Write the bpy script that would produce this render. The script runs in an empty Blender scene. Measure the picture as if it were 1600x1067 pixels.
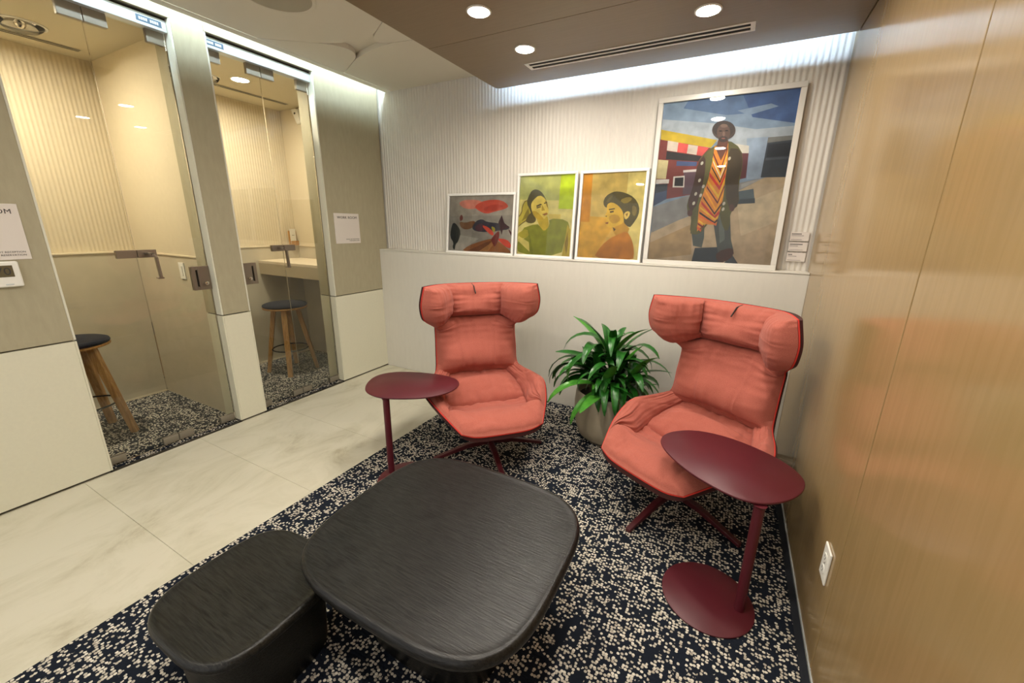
import bpy, bmesh, math, random
from mathutils import Vector, Matrix, noise
random.seed(7)
R = math.radians
C = bpy.context.scene.collection
scene = bpy.context.scene

# ---------------------------------------------------------------- camera
cam = bpy.data.cameras.new('camera')
cam.sensor_width = 36.0
cam.lens = 623.9111 / 1600 * 36
cam.shift_x = (800 - 811.3486) / 1600
cam.shift_y = (521.6619 - 533.5) / 1600
cam.clip_start = 0.02
cam_o = bpy.data.objects.new('camera', cam)
C.objects.link(cam_o)
cam_o.matrix_world = (Matrix.Translation((3.0586, -2.8933, 1.44)) @ Matrix.Rotation(0.4796, 4, 'Z')
                      @ Matrix.Rotation(1.3057, 4, 'X') @ Matrix.Rotation(0.0163, 4, 'Z'))
scene.camera = cam_o

# ---------------------------------------------------------------- world, exposure
world = bpy.data.worlds.new('world'); scene.world = world
world.use_nodes = True
world.node_tree.nodes['Background'].inputs[0].default_value = (1.0, 0.97, 0.93, 1)
world.node_tree.nodes['Background'].inputs[1].default_value = 0.8
scene.view_settings.view_transform = 'Standard'
scene.view_settings.look = 'None'
scene.view_settings.gamma = 1
scene.view_settings.use_curve_mapping = False
scene.view_settings.exposure = 0.05

ROOM_LAMP = 40.0      # W, each downlight in the soffit
BOOTH_LAMP = 88.0
COVE_BACK = 115.0      # emission strength of the strip behind the soffit
COVE_LEFT = 75.0

# ---------------------------------------------------------------- dimensions
W = 3.48        # right wall
YB = 0.10       # upper back wall plane (lower part stands at y = 0)
ZL = 1.197      # picture ledge
ZJ = 0.806      # joint of the left wall panels
ZC = 2.575      # pale ceiling
ZS = 2.43       # soffit underside
XS, YS = 1.318, 0.02
ZTOP = 2.86
YF = -3.9

# ---------------------------------------------------------------- materials
def srgb(r, g, b):
    f = lambda c: ((c / 255) / 12.92 if c / 255 <= .04045 else ((c / 255 + .055) / 1.055) ** 2.4)
    return (f(r), f(g), f(b), 1)

def mat(name, col, rough=.6, metal=0., var=0., vscale=8., bump=0., bscale=200., stretch=(1, 1, 1), spec=.5,
        coat=0., emit=None, estr=0., col2=None):
    m = bpy.data.materials.new(name); m.use_nodes = True
    nt = m.node_tree; b = nt.nodes['Principled BSDF']
    b.inputs['Base Color'].default_value = col
    b.inputs['Roughness'].default_value = rough
    b.inputs['Metallic'].default_value = metal
    b.inputs['Specular IOR Level'].default_value = spec
    b.inputs['Coat Weight'].default_value = coat
    b.inputs['Coat Roughness'].default_value = .1
    if emit:
        b.inputs['Emission Color'].default_value = emit
        b.inputs['Emission Strength'].default_value = estr
    if var or bump:
        tc = nt.nodes.new('ShaderNodeTexCoord'); mp = nt.nodes.new('ShaderNodeMapping')
        mp.inputs['Scale'].default_value = stretch
        nt.links.new(tc.outputs['Object'], mp.inputs['Vector'])
    if var:
        n = nt.nodes.new('ShaderNodeTexNoise'); n.inputs['Scale'].default_value = vscale
        n.inputs['Detail'].default_value = 5; n.inputs['Roughness'].default_value = .6
        nt.links.new(mp.outputs[0], n.inputs['Vector'])
        rp = nt.nodes.new('ShaderNodeValToRGB')
        rp.color_ramp.elements[0].position = .3; rp.color_ramp.elements[1].position = .7
        if col2 is None:
            lo = tuple(c * (1 - var) for c in col[:3]) + (1,); hi = tuple(min(1, c * (1 + var)) for c in col[:3]) + (1,)
        else:
            lo, hi = col2, col
        rp.color_ramp.elements[0].color = lo; rp.color_ramp.elements[1].color = hi
        nt.links.new(n.outputs['Fac'], rp.inputs['Fac'])
        nt.links.new(rp.outputs['Color'], b.inputs['Base Color'])
    if bump:
        n2 = nt.nodes.new('ShaderNodeTexNoise'); n2.inputs['Scale'].default_value = bscale
        n2.inputs['Detail'].default_value = 3
        nt.links.new(mp.outputs[0], n2.inputs['Vector'])
        bp = nt.nodes.new('ShaderNodeBump'); bp.inputs['Strength'].default_value = bump
        bp.inputs['Distance'].default_value = .002
        nt.links.new(n2.outputs['Fac'], bp.inputs['Height'])
        nt.links.new(bp.outputs[0], b.inputs['Normal'])
    return m

def glass_mat(name, tint, ior=1.45):
    m = bpy.data.materials.new(name); m.use_nodes = True
    nt = m.node_tree; nt.nodes.remove(nt.nodes['Principled BSDF'])
    out = nt.nodes['Material Output']
    tr = nt.nodes.new('ShaderNodeBsdfTransparent'); tr.inputs[0].default_value = tint
    gl = nt.nodes.new('ShaderNodeBsdfGlossy'); gl.inputs['Roughness'].default_value = .0
    fr = nt.nodes.new('ShaderNodeFresnel'); fr.inputs[0].default_value = ior
    mx = nt.nodes.new('ShaderNodeMixShader')
    nt.links.new(fr.outputs[0], mx.inputs[0]); nt.links.new(tr.outputs[0], mx.inputs[1])
    nt.links.new(gl.outputs[0], mx.inputs[2]); nt.links.new(mx.outputs[0], out.inputs[0])
    return m

def emit_mat(name, col, s):
    m = bpy.data.materials.new(name); m.use_nodes = True
    nt = m.node_tree; nt.nodes.remove(nt.nodes['Principled BSDF'])
    e = nt.nodes.new('ShaderNodeEmission'); e.inputs[0].default_value = col; e.inputs[1].default_value = s
    nt.links.new(e.outputs[0], nt.nodes['Material Output'].inputs[0])
    return m

def carpet_mat(name):
    m = bpy.data.materials.new(name); m.use_nodes = True
    nt = m.node_tree; b = nt.nodes['Principled BSDF']; L = nt.links.new
    b.inputs['Roughness'].default_value = .95; b.inputs['Specular IOR Level'].default_value = .1
    tc = nt.nodes.new('ShaderNodeTexCoord')
    mp = nt.nodes.new('ShaderNodeMapping'); mp.inputs['Scale'].default_value = (1, 1.15, 1)
    L(tc.outputs['Object'], mp.inputs['Vector'])
    vo = nt.nodes.new('ShaderNodeTexVoronoi'); vo.voronoi_dimensions = '2D'
    vo.inputs['Scale'].default_value = 84; vo.inputs['Randomness'].default_value = .75
    L(mp.outputs[0], vo.inputs['Vector'])
    wn = nt.nodes.new('ShaderNodeSeparateColor'); L(vo.outputs['Color'], wn.inputs[0])
    # how many flecks: woven streaks along and across
    m1 = nt.nodes.new('ShaderNodeMapping'); m1.inputs['Scale'].default_value = (5, 22, 1); L(tc.outputs['Object'], m1.inputs[0])
    n1 = nt.nodes.new('ShaderNodeTexNoise'); n1.inputs['Scale'].default_value = 1.0; n1.inputs['Detail'].default_value = 3; L(m1.outputs[0], n1.inputs['Vector'])
    m2 = nt.nodes.new('ShaderNodeMapping'); m2.inputs['Scale'].default_value = (24, 6, 1); L(tc.outputs['Object'], m2.inputs[0])
    n2 = nt.nodes.new('ShaderNodeTexNoise'); n2.inputs['Scale'].default_value = 1.0; n2.inputs['Detail'].default_value = 3; L(m2.outputs[0], n2.inputs['Vector'])
    ad = nt.nodes.new('ShaderNodeMath'); ad.operation = 'ADD'; L(n1.outputs['Fac'], ad.inputs[0]); L(n2.outputs['Fac'], ad.inputs[1])
    mr = nt.nodes.new('ShaderNodeMapRange'); mr.inputs[1].default_value = .75; mr.inputs[2].default_value = 1.25
    mr.inputs[3].default_value = .14; mr.inputs[4].default_value = .78; L(ad.outputs[0], mr.inputs[0])
    lt = nt.nodes.new('ShaderNodeMath'); lt.operation = 'LESS_THAN'; L(wn.outputs[0], lt.inputs[0]); L(mr.outputs[0], lt.inputs[1])
    # each fleck ends before its cell does
    d = nt.nodes.new('ShaderNodeMath'); d.operation = 'LESS_THAN'; d.inputs[1].default_value = .45; L(vo.outputs['Distance'], d.inputs[0])
    mu = nt.nodes.new('ShaderNodeMath'); mu.operation = 'MULTIPLY'; L(lt.outputs[0], mu.inputs[0]); L(d.outputs[0], mu.inputs[1])
    rp = nt.nodes.new('ShaderNodeMix'); rp.data_type = 'RGBA'
    L(wn.outputs[1], rp.inputs[0]); rp.inputs[6].default_value = srgb(222, 216, 202); rp.inputs[7].default_value = srgb(168, 160, 146)
    mx = nt.nodes.new('ShaderNodeMix'); mx.data_type = 'RGBA'
    L(mu.outputs[0], mx.inputs[0]); mx.inputs[6].default_value = srgb(27, 32, 42); L(rp.outputs[2], mx.inputs[7])
    L(mx.outputs[2], b.inputs['Base Color'])
    bp = nt.nodes.new('ShaderNodeBump'); bp.inputs['Strength'].default_value = .6; bp.inputs['Distance'].default_value = .003
    L(vo.outputs['Distance'], bp.inputs['Height']); bp.invert = True; L(bp.outputs[0], b.inputs['Normal'])
    return m

def stone_mat(name):
    m = bpy.data.materials.new(name); m.use_nodes = True
    nt = m.node_tree; b = nt.nodes['Principled BSDF']; L = nt.links.new
    b.inputs['Roughness'].default_value = .42
    tc = nt.nodes.new('ShaderNodeTexCoord')
    oi = nt.nodes.new('ShaderNodeObjectInfo')
    va = nt.nodes.new('ShaderNodeVectorMath'); va.operation = 'ADD'
    L(tc.outputs['Object'], va.inputs[0]); L(oi.outputs['Location'], va.inputs[1])
    mp = nt.nodes.new('ShaderNodeMapping'); mp.inputs['Scale'].default_value = (1.6, .8, 1); mp.inputs['Rotation'].default_value = (0, 0, .5)
    L(va.outputs[0], mp.inputs[0])
    n = nt.nodes.new('ShaderNodeTexNoise'); n.inputs['Scale'].default_value = 2.4; n.inputs['Detail'].default_value = 9
    n.inputs['Roughness'].default_value = .68; n.inputs['Distortion'].default_value = .8; L(mp.outputs[0], n.inputs['Vector'])
    rp = nt.nodes.new('ShaderNodeValToRGB'); e = rp.color_ramp.elements
    e[0].position = .33; e[0].color = srgb(178, 171, 148); e[1].position = .56; e[1].color = srgb(206, 201, 182)
    x = e.new(.44); x.color = srgb(197, 192, 171)
    L(n.outputs['Fac'], rp.inputs[0]); L(rp.outputs[0], b.inputs['Base Color'])
    return m

def wood_mat(name, dark, light, rough, axis='x', bump=.35, scale=9., spec=.5):
    m = bpy.data.materials.new(name); m.use_nodes = True
    nt = m.node_tree; b = nt.nodes['Principled BSDF']; L = nt.links.new
    b.inputs['Roughness'].default_value = rough; b.inputs['Specular IOR Level'].default_value = spec
    tc = nt.nodes.new('ShaderNodeTexCoord'); mp = nt.nodes.new('ShaderNodeMapping')
    s = {'x': (1, 14, 14), 'y': (14, 1, 14), 'z': (14, 14, 1)}[axis]
    mp.inputs['Scale'].default_value = s; L(tc.outputs['Object'], mp.inputs[0])
    n = nt.nodes.new('ShaderNodeTexNoise'); n.inputs['Scale'].default_value = scale; n.inputs['Detail'].default_value = 6
    n.inputs['Distortion'].default_value = .6; L(mp.outputs[0], n.inputs['Vector'])
    rp = nt.nodes.new('ShaderNodeValToRGB'); e = rp.color_ramp.elements
    e[0].position = .38; e[0].color = dark; e[1].position = .62; e[1].color = light
    L(n.outputs['Fac'], rp.inputs[0]); L(rp.outputs[0], b.inputs['Base Color'])
    if bump:
        bp = nt.nodes.new('ShaderNodeBump'); bp.inputs['Strength'].default_value = bump; bp.inputs['Distance'].default_value = .0015
        L(n.outputs['Fac'], bp.inputs['Height']); L(bp.outputs[0], b.inputs['Normal'])
    return m

def fabric_mat(name, c1, c2, bump=.25, sheen=.08):
    m = mat(name, c1, .9, var=.2, vscale=420, bump=bump, bscale=700, col2=c2, spec=.2)
    b = m.node_tree.nodes['Principled BSDF']
    b.inputs['Sheen Weight'].default_value = sheen
    b.inputs['Sheen Roughness'].default_value = .5
    return m

def paint_mat(name):
    m = bpy.data.materials.new(name); m.use_nodes = True
    nt = m.node_tree; b = nt.nodes['Principled BSDF']; L = nt.links.new
    b.inputs['Roughness'].default_value = .6
    a = nt.nodes.new('ShaderNodeVertexColor'); a.layer_name = 'Col'
    tc = nt.nodes.new('ShaderNodeTexCoord')
    n = nt.nodes.new('ShaderNodeTexNoise'); n.inputs['Scale'].default_value = 16; n.inputs['Detail'].default_value = 5
    L(tc.outputs['Object'], n.inputs['Vector'])
    mr = nt.nodes.new('ShaderNodeMapRange'); mr.inputs[1].default_value = .3; mr.inputs[2].default_value = .7
    mr.inputs[3].default_value = .8; mr.inputs[4].default_value = 1.18; L(n.outputs['Fac'], mr.inputs[0])
    vm = nt.nodes.new('ShaderNodeVectorMath'); vm.operation = 'SCALE'
    L(a.outputs['Color'], vm.inputs[0]); L(mr.outputs[0], vm.inputs['Scale'])
    L(vm.outputs[0], b.inputs['Base Color'])
    return m

M = {}
M['panel'] = mat('greige_fabric_panel', srgb(168, 160, 134), .75, var=.05, vscale=40, bump=.12, bscale=300, stretch=(1, 1, .25))
M['cream'] = mat('cream_laminate', srgb(216, 213, 192), .5, var=.02, vscale=60)
M['seam'] = mat('dark_brown_reveal', srgb(60, 46, 30), .8)
M['panel_edge'] = mat('pale_panel_edge', srgb(214, 212, 196), .5)
M['core'] = mat('dark_wall_core', srgb(92, 88, 76), .8)
M['backwall'] = mat('pale_grey_wall', srgb(214, 210, 200), .55, var=.025, vscale=30, stretch=(1, 1, .2))
M['rib'] = mat('ribbed_pale_wall', srgb(212, 207, 198), .55, var=.03, vscale=60, bump=.15, bscale=240, stretch=(1, 1, .15))
M['tan'] = wood_mat('tan_wall_veneer', srgb(152, 127, 86), srgb(157, 131, 90), .15, 'z', bump=.008, scale=4)
M['soffit'] = wood_mat('bronze_soffit_veneer', srgb(128, 108, 80), srgb(132, 112, 84), .36, 'x', bump=.01, scale=5)
M['ceil'] = mat('pale_ceiling', srgb(222, 217, 203), .8)
M['booth'] = mat('booth_wall', srgb(212, 199, 172), .7, var=.03, vscale=40)
M['booth_ceil'] = mat('booth_ceiling', srgb(205, 195, 170), .8)
M['boothlow'] = mat('booth_lower_wall', srgb(196, 186, 164), .5, var=.05, vscale=7)
M['stone'] = stone_mat('pale_stone_tile')
M['grout'] = mat('grout', srgb(182, 175, 155), .9)
M['carpet'] = carpet_mat('flecked_carpet')
M['carpet_edge'] = mat('navy_carpet_edge', srgb(24, 28, 36), .95, bump=.3, bscale=500)
M['glass'] = glass_mat('clear_glass', (.93, .95, .93, 1))
M['glazing'] = glass_mat('picture_glass', (.985, .985, .985, 1), 1.4)
M['steel'] = mat('brushed_nickel', srgb(156, 149, 136), .42, .7, bump=.05, bscale=300, stretch=(1, 1, 8))
M['handle'] = mat('bronze_grey_metal', srgb(138, 126, 112), .36, .7)
M['steel_dark'] = mat('dark_steel', srgb(70, 66, 60), .4, .8)
M['rail'] = mat('anodised_rail', srgb(205, 212, 214), .35, .35)
M['white'] = mat('white_plastic', srgb(232, 230, 222), .4)
M['offwhite'] = mat('white_lacquer_frame', srgb(232, 230, 226), .4)
M['silver'] = mat('silver_white_frame', srgb(214, 211, 204), .35, .1)
M['paper'] = mat('sign_paper', srgb(218, 210, 202), .6)
M['ink'] = mat('black_ink', srgb(45, 42, 40), .6)
M['softink'] = mat('grey_ink', srgb(120, 116, 110), .6)
M['lcd'] = mat('grey_display', srgb(96, 88, 66), .25)
M['navy'] = mat('blue_label', srgb(70, 92, 112), .5)
M['black'] = mat('black_slot', srgb(16, 15, 14), .7)
M['led_cool'] = emit_mat('cool_led', (.54, .74, 1.0, 1), COVE_BACK)
M['led_left'] = emit_mat('neutral_led', (.70, .88, 1.0, 1), COVE_LEFT)
M['reflector'] = mat('gold_reflector', srgb(225, 190, 110), .25, .6)
M['chrome'] = mat('chrome', srgb(215, 210, 200), .12, 1.)
M['coral'] = fabric_mat('coral_melange_fabric', srgb(184, 106, 91), srgb(152, 80, 69))
M['shell'] = fabric_mat('dark_maroon_fabric', srgb(74, 36, 34), srgb(52, 26, 26))
M['piping'] = mat('red_piping', srgb(200, 48, 36), .7)
M['burgundy'] = mat('burgundy_powder_coat', srgb(84, 20, 32), .45, bump=.06, bscale=900)
M['burgundy_leg'] = mat('burgundy_metal', srgb(78, 22, 30), .4)
M['oakblack'] = wood_mat('black_stained_oak', srgb(8, 8, 8), srgb(36, 35, 34), .3, 'x', bump=.8, scale=15, spec=.4)
M['oakblack2'] = wood_mat('black_stained_oak_low', srgb(8, 8, 7), srgb(36, 35, 32), .34, 'x', bump=.8, scale=15, spec=.4)
M['oak'] = wood_mat('light_oak', srgb(164, 118, 62), srgb(196, 150, 90), .5, 'z', bump=.1, scale=6)
M['navyfabric'] = fabric_mat('black_navy_fabric', srgb(34, 36, 48), srgb(22, 24, 34))
M['leaf'] = mat('glossy_leaf', srgb(44, 112, 34), .28, var=.3, vscale=14, col2=srgb(20, 70, 22), stretch=(1, 3, 3))
M['leaf2'] = mat('young_leaf', srgb(86, 152, 52), .3, var=.3, vscale=14, col2=srgb(44, 112, 34), stretch=(1, 3, 3))
M['cane'] = mat('plant_cane', srgb(96, 92, 56), .7, var=.2, vscale=30)
M['pot'] = mat('fibrestone_pot', srgb(168, 156, 134), .38, var=.08, vscale=10)
M['soil'] = mat('dark_soil', srgb(44, 34, 26), .95, var=.4, vscale=60, bump=.6, bscale=90)
M['desk'] = mat('pale_desk_laminate', srgb(222, 208, 182), .45)
M['apron'] = mat('desk_apron', srgb(176, 162, 134), .55)
M['print'] = paint_mat('painted_print')
M['door_white'] = mat('plain_wall', srgb(214, 208, 196), .7)

# ---------------------------------------------------------------- helpers
class MB:
    def __init__(s): s.v = []; s.f = []; s.m = []
    def add(s, vs, fs, mi=0):
        o = len(s.v); s.v += [tuple(p) for p in vs]
        s.f += [tuple(i + o for i in f) for f in fs]; s.m += [mi] * len(fs); return s
    def box(s, x0, x1, y0, y1, z0, z1, mi=0):
        return s.add([(x0, y0, z0), (x1, y0, z0), (x1, y1, z0), (x0, y1, z0), (x0, y0, z1), (x1, y0, z1), (x1, y1, z1), (x0, y1, z1)],
                     [(0, 3, 2, 1), (4, 5, 6, 7), (0, 1, 5, 4), (1, 2, 6, 5), (2, 3, 7, 6), (3, 0, 4, 7)], mi)
    def layers(s, rings, mi=0, cap=True):
        n = len(rings[0]); vs = [p for r in rings for p in r]; fs = []
        for k in range(len(rings) - 1):
            for i in range(n):
                j = (i + 1) % n
                fs.append((k * n + i, k * n + j, (k + 1) * n + j, (k + 1) * n + i))
        if cap:
            fs.append(tuple(reversed(range(n)))); fs.append(tuple((len(rings) - 1) * n + i for i in range(n)))
        return s.add(vs, fs, mi)
    def lathe(s, prof, n=32, c=(0, 0, 0), mi=0, cap=True):
        return s.layers([[(c[0] + r * math.cos(2 * math.pi * i / n), c[1] + r * math.sin(2 * math.pi * i / n), c[2] + z) for i in range(n)]
                         for r, z in prof], mi, cap)
    def prism(s, pts, z0, z1, mi=0):
        return s.layers([[(x, y, z0) for x, y in pts], [(x, y, z1) for x, y in pts]], mi)
    def tube(s, path, r, n=8, closed=False, mi=0):
        P = [Vector(p) for p in path]; rings = []; N = len(P); up = None
        for i in range(N):
            a = P[(i - 1) % N] if (closed or i > 0) else P[i]; b = P[(i + 1) % N] if (closed or i < N - 1) else P[i]
            t = (b - a).normalized()
            if up is None:
                up = Vector((0, 0, 1)) if abs(t.z) < .9 else Vector((1, 0, 0))
            x = t.cross(up).normalized(); up = x.cross(t).normalized()
            rr = r[i] if isinstance(r, (list, tuple)) else r
            rings.append([P[i] + rr * (math.cos(2 * math.pi * k / n) * x + math.sin(2 * math.pi * k / n) * up) for k in range(n)])
        if closed: rings.append(rings[0])
        return s.layers(rings, mi, not closed)
    def bar(s, a, b, w, h, w2=None, h2=None, mi=0):
        a, b = Vector(a), Vector(b); t = (b - a).normalized()
        up = Vector((0, 0, 1)) if abs(t.z) < .95 else Vector((0, 1, 0))
        x = t.cross(up).normalized(); u = x.cross(t).normalized()
        w2 = w if w2 is None else w2; h2 = h if h2 is None else h2
        r = []
        for p, ww, hh in ((a, w, h), (b, w2, h2)):
            r.append([p + sx * ww / 2 * x + sy * hh / 2 * u for sx, sy in ((-1, -1), (1, -1), (1, 1), (-1, 1))])
        return s.layers(r, mi)
    def mesh(s, name, mats, smooth=False, bevel=0., seg=2):
        me = bpy.data.meshes.new(name); me.from_pydata(s.v, [], s.f)
        for m in (mats if isinstance(mats, (list, tuple)) else [mats]): me.materials.append(m)
        me.polygons.foreach_set('material_index', s.m)
        bm = bmesh.new(); bm.from_mesh(me)
        bmesh.ops.recalc_face_normals(bm, faces=bm.faces)
        if bevel:
            es = [e for e in bm.edges if len(e.link_faces) == 2 and e.calc_face_angle(0) > .5]
            bmesh.ops.bevel(bm, geom=es, offset=bevel, segments=seg, profile=.5, affect='EDGES', clamp_overlap=True)
        bm.to_mesh(me); bm.free()
        if smooth:
            me.polygons.foreach_set('use_smooth', [True] * len(me.polygons))
            me.set_sharp_from_angle(angle=R(smooth if smooth is not True else 40))
        return me
    def build(s, name, mats, parent=None, smooth=False, bevel=0., seg=2, loc=None):
        return link(name, s.mesh(name, mats, smooth, bevel, seg), parent, loc)

def link(name, me, parent=None, loc=None, rot=None):
    o = bpy.data.objects.new(name, me); C.objects.link(o)
    if parent: o.parent = parent
    if loc: o.location = loc
    if rot: o.rotation_euler = rot
    return o

def tag(o, label, cat, group=None):
    o['label'] = label; o['category'] = cat
    if group: o['group'] = group
    return o

def empty(name, loc=(0, 0, 0), rz=0.):
    o = bpy.data.objects.new(name, None); o.empty_display_size = .1; C.objects.link(o)
    o.location = loc; o.rotation_euler = (0, 0, rz); return o

def thing(name, label, cat, loc=(0, 0, 0), rz=0., group=None): return tag(empty(name, loc, rz), label, cat, group)
def struct(o, label=None, cat=None):
    o['kind'] = 'structure'
    if label: o['label'] = label
    if cat: o['category'] = cat
    return o
def box(name, m, parent, x0, x1, y0, y1, z0, z1, bevel=0.): return MB().box(x0, x1, y0, y1, z0, z1).build(name, m, parent, bevel=bevel)

def text_mesh(name, txt, size, m, parent, matrix, align='RIGHT', depth=.0006, spacing=1.0):
    cu = bpy.data.curves.new(name, 'FONT'); cu.body = txt; cu.size = size; cu.align_x = align; cu.extrude = depth
    cu.space_character = spacing; cu.resolution_u = 3
    tmp = bpy.data.objects.new(name + '_tmp', cu); C.objects.link(tmp)
    dg = bpy.context.evaluated_depsgraph_get()
    me = bpy.data.meshes.new_from_object(tmp.evaluated_get(dg)); me.name = name
    bpy.data.objects.remove(tmp); bpy.data.curves.remove(cu)
    me.materials.clear(); me.materials.append(m)
    me.transform(matrix)
    return link(name, me, parent)

def smooth_closed(pts, n=96, it=2):
    # evenly resampled and gently smoothed closed outline
    P = [Vector(p) for p in pts]
    out = []; N = len(P)
    for i in range(N):
        a, b, c, d = P[i - 1], P[i], P[(i + 1) % N], P[(i + 2) % N]
        for k in range(8):
            t = k / 8
            out.append(.5 * ((2 * b) + (c - a) * t + (2 * a - 5 * b + 4 * c - d) * t * t + (3 * b - a - 3 * c + d) * t ** 3))
    Ls = [0]
    for i in range(len(out)): Ls.append(Ls[-1] + (out[(i + 1) % len(out)] - out[i]).length)
    res = []; j = 0
    for k in range(n):
        s = Ls[-1] * k / n
        while Ls[j + 1] < s: j += 1
        t = (s - Ls[j]) / max(1e-9, Ls[j + 1] - Ls[j]); res.append(out[j].lerp(out[(j + 1) % len(out)], t))
    for _ in range(it):
        res = [(res[i - 2] + 2 * res[i - 1] + 3 * res[i] + 2 * res[(i + 1) % n] + res[(i + 2) % n]) / 9 for i in range(n)]
    return [(p.x, p.y) for p in res]

def inset(pts, d):
    n = len(pts); out = []
    ar = sum(pts[i][0] * pts[(i + 1) % n][1] - pts[(i + 1) % n][0] * pts[i][1] for i in range(n))
    sg = 1 if ar > 0 else -1
    for i in range(n):
        a, b = Vector(pts[i - 1]), Vector(pts[(i + 1) % n]); t = (b - a).normalized()
        out.append((pts[i][0] - sg * t.y * d, pts[i][1] + sg * t.x * d))
    return out

def superellipse(cx, cy, a, b, n, k=96):
    out = []
    for i in range(k):
        t = 2 * math.pi * i / k; c, s = math.cos(t), math.sin(t)
        out.append((cx + a * math.copysign(abs(c) ** (2 / n), c), cy + b * math.copysign(abs(s) ** (2 / n), s)))
    return out

# ================================================================ FLOOR
floor = struct(box('floor', M['grout'], None, -1.4, 3.7, YF, .3, -.12, -.004))
XC = 1.184
ty = .12
edges = [.12, -.60, -1.165, -1.73, -2.295, -2.86, -3.425, YF]
for i in range(len(edges) - 1):
    cy = (edges[i] + edges[i + 1]) / 2; h = (edges[i] - edges[i + 1]) / 2 - .0006
    MB().box(-XC / 2, XC / 2, -h, h, -.01, 0).build('floor_tile', M['stone'], floor, bevel=.0008, seg=1, loc=(XC / 2, cy, 0))
box('carpet', M['carpet'], floor, XC + .002, W - .03, YF, .0, -.01, .003)
box('carpet_binding', M['carpet_edge'], floor, W - .03, W - .004, YF, .0, -.01, .003)
box('carpet', M['carpet'], floor, -1.25, -.030, -2.75, -1.435, -.01, .001)
box('carpet', M['carpet'], floor, -1.25, -.030, -1.295, 0.0, -.01, .001)
for a, b in ((-2.18, -1.45), (-1.28, -.54)):
    box('threshold_strip', M['steel_dark'], floor, -.030, 0, a, b, -.01, .0015)

# ================================================================ LEFT WALL
A1, B1 = -2.18, -1.45        # opening of the nearer work room
A2, B2 = -1.28, -.54         # opening of the far work room
XJ = -.20                    # depth of the jambs
wl = struct(MB().box(XJ, -.02, YF, A1, 0, ZTOP).box(XJ, -.02, B1, A2, 0, ZTOP).box(XJ, -.02, B2, YB, 0, ZTOP)
            .box(-.1, -.02, A1, B1, 2.56, ZTOP).box(-.1, -.02, A2, B2, 2.56, ZTOP).build('wall_left', M['core']))
def wpanel(y0, y1, z0, z1, m):
    return MB().box(-.022, 0, y0, y1, z0, z1).build('wall_panel', m, wl, bevel=.0012, seg=1)
for y0, y1 in ((YF, A1), (B1, A2), (B2, YB - .002)):
    wpanel(y0, y1, .012, ZJ - .004, M['cream'])
    wpanel(y0, y1, ZJ + .004, ZTOP, M['panel'])
for y0, y1 in ((A1, B1), (A2, B2)):
    wpanel(y0 + .001, y1 - .001, 2.562, ZTOP, M['panel'])
for y, s_ in ((B1, -1), (B2, -1), (A1, 1), (A2, 1)):      # jamb linings: pale return before the glass, panel behind it
    a, b = sorted((y + s_ * .0005, y + s_ * .010))
    for z0, z1, m, m2 in ((.012, ZJ - .004, M['cream'], M['cream']), (ZJ + .004, 2.56, M['panel_edge'], M['panel'])):
        MB().box(-.068, -.0005, a, b, z0, z1).build('jamb_return', m, wl, bevel=.001, seg=1)
        MB().box(XJ, -.082, a, b, z0, z1).build('jamb_lining', m2, wl, bevel=.001, seg=1)

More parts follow.
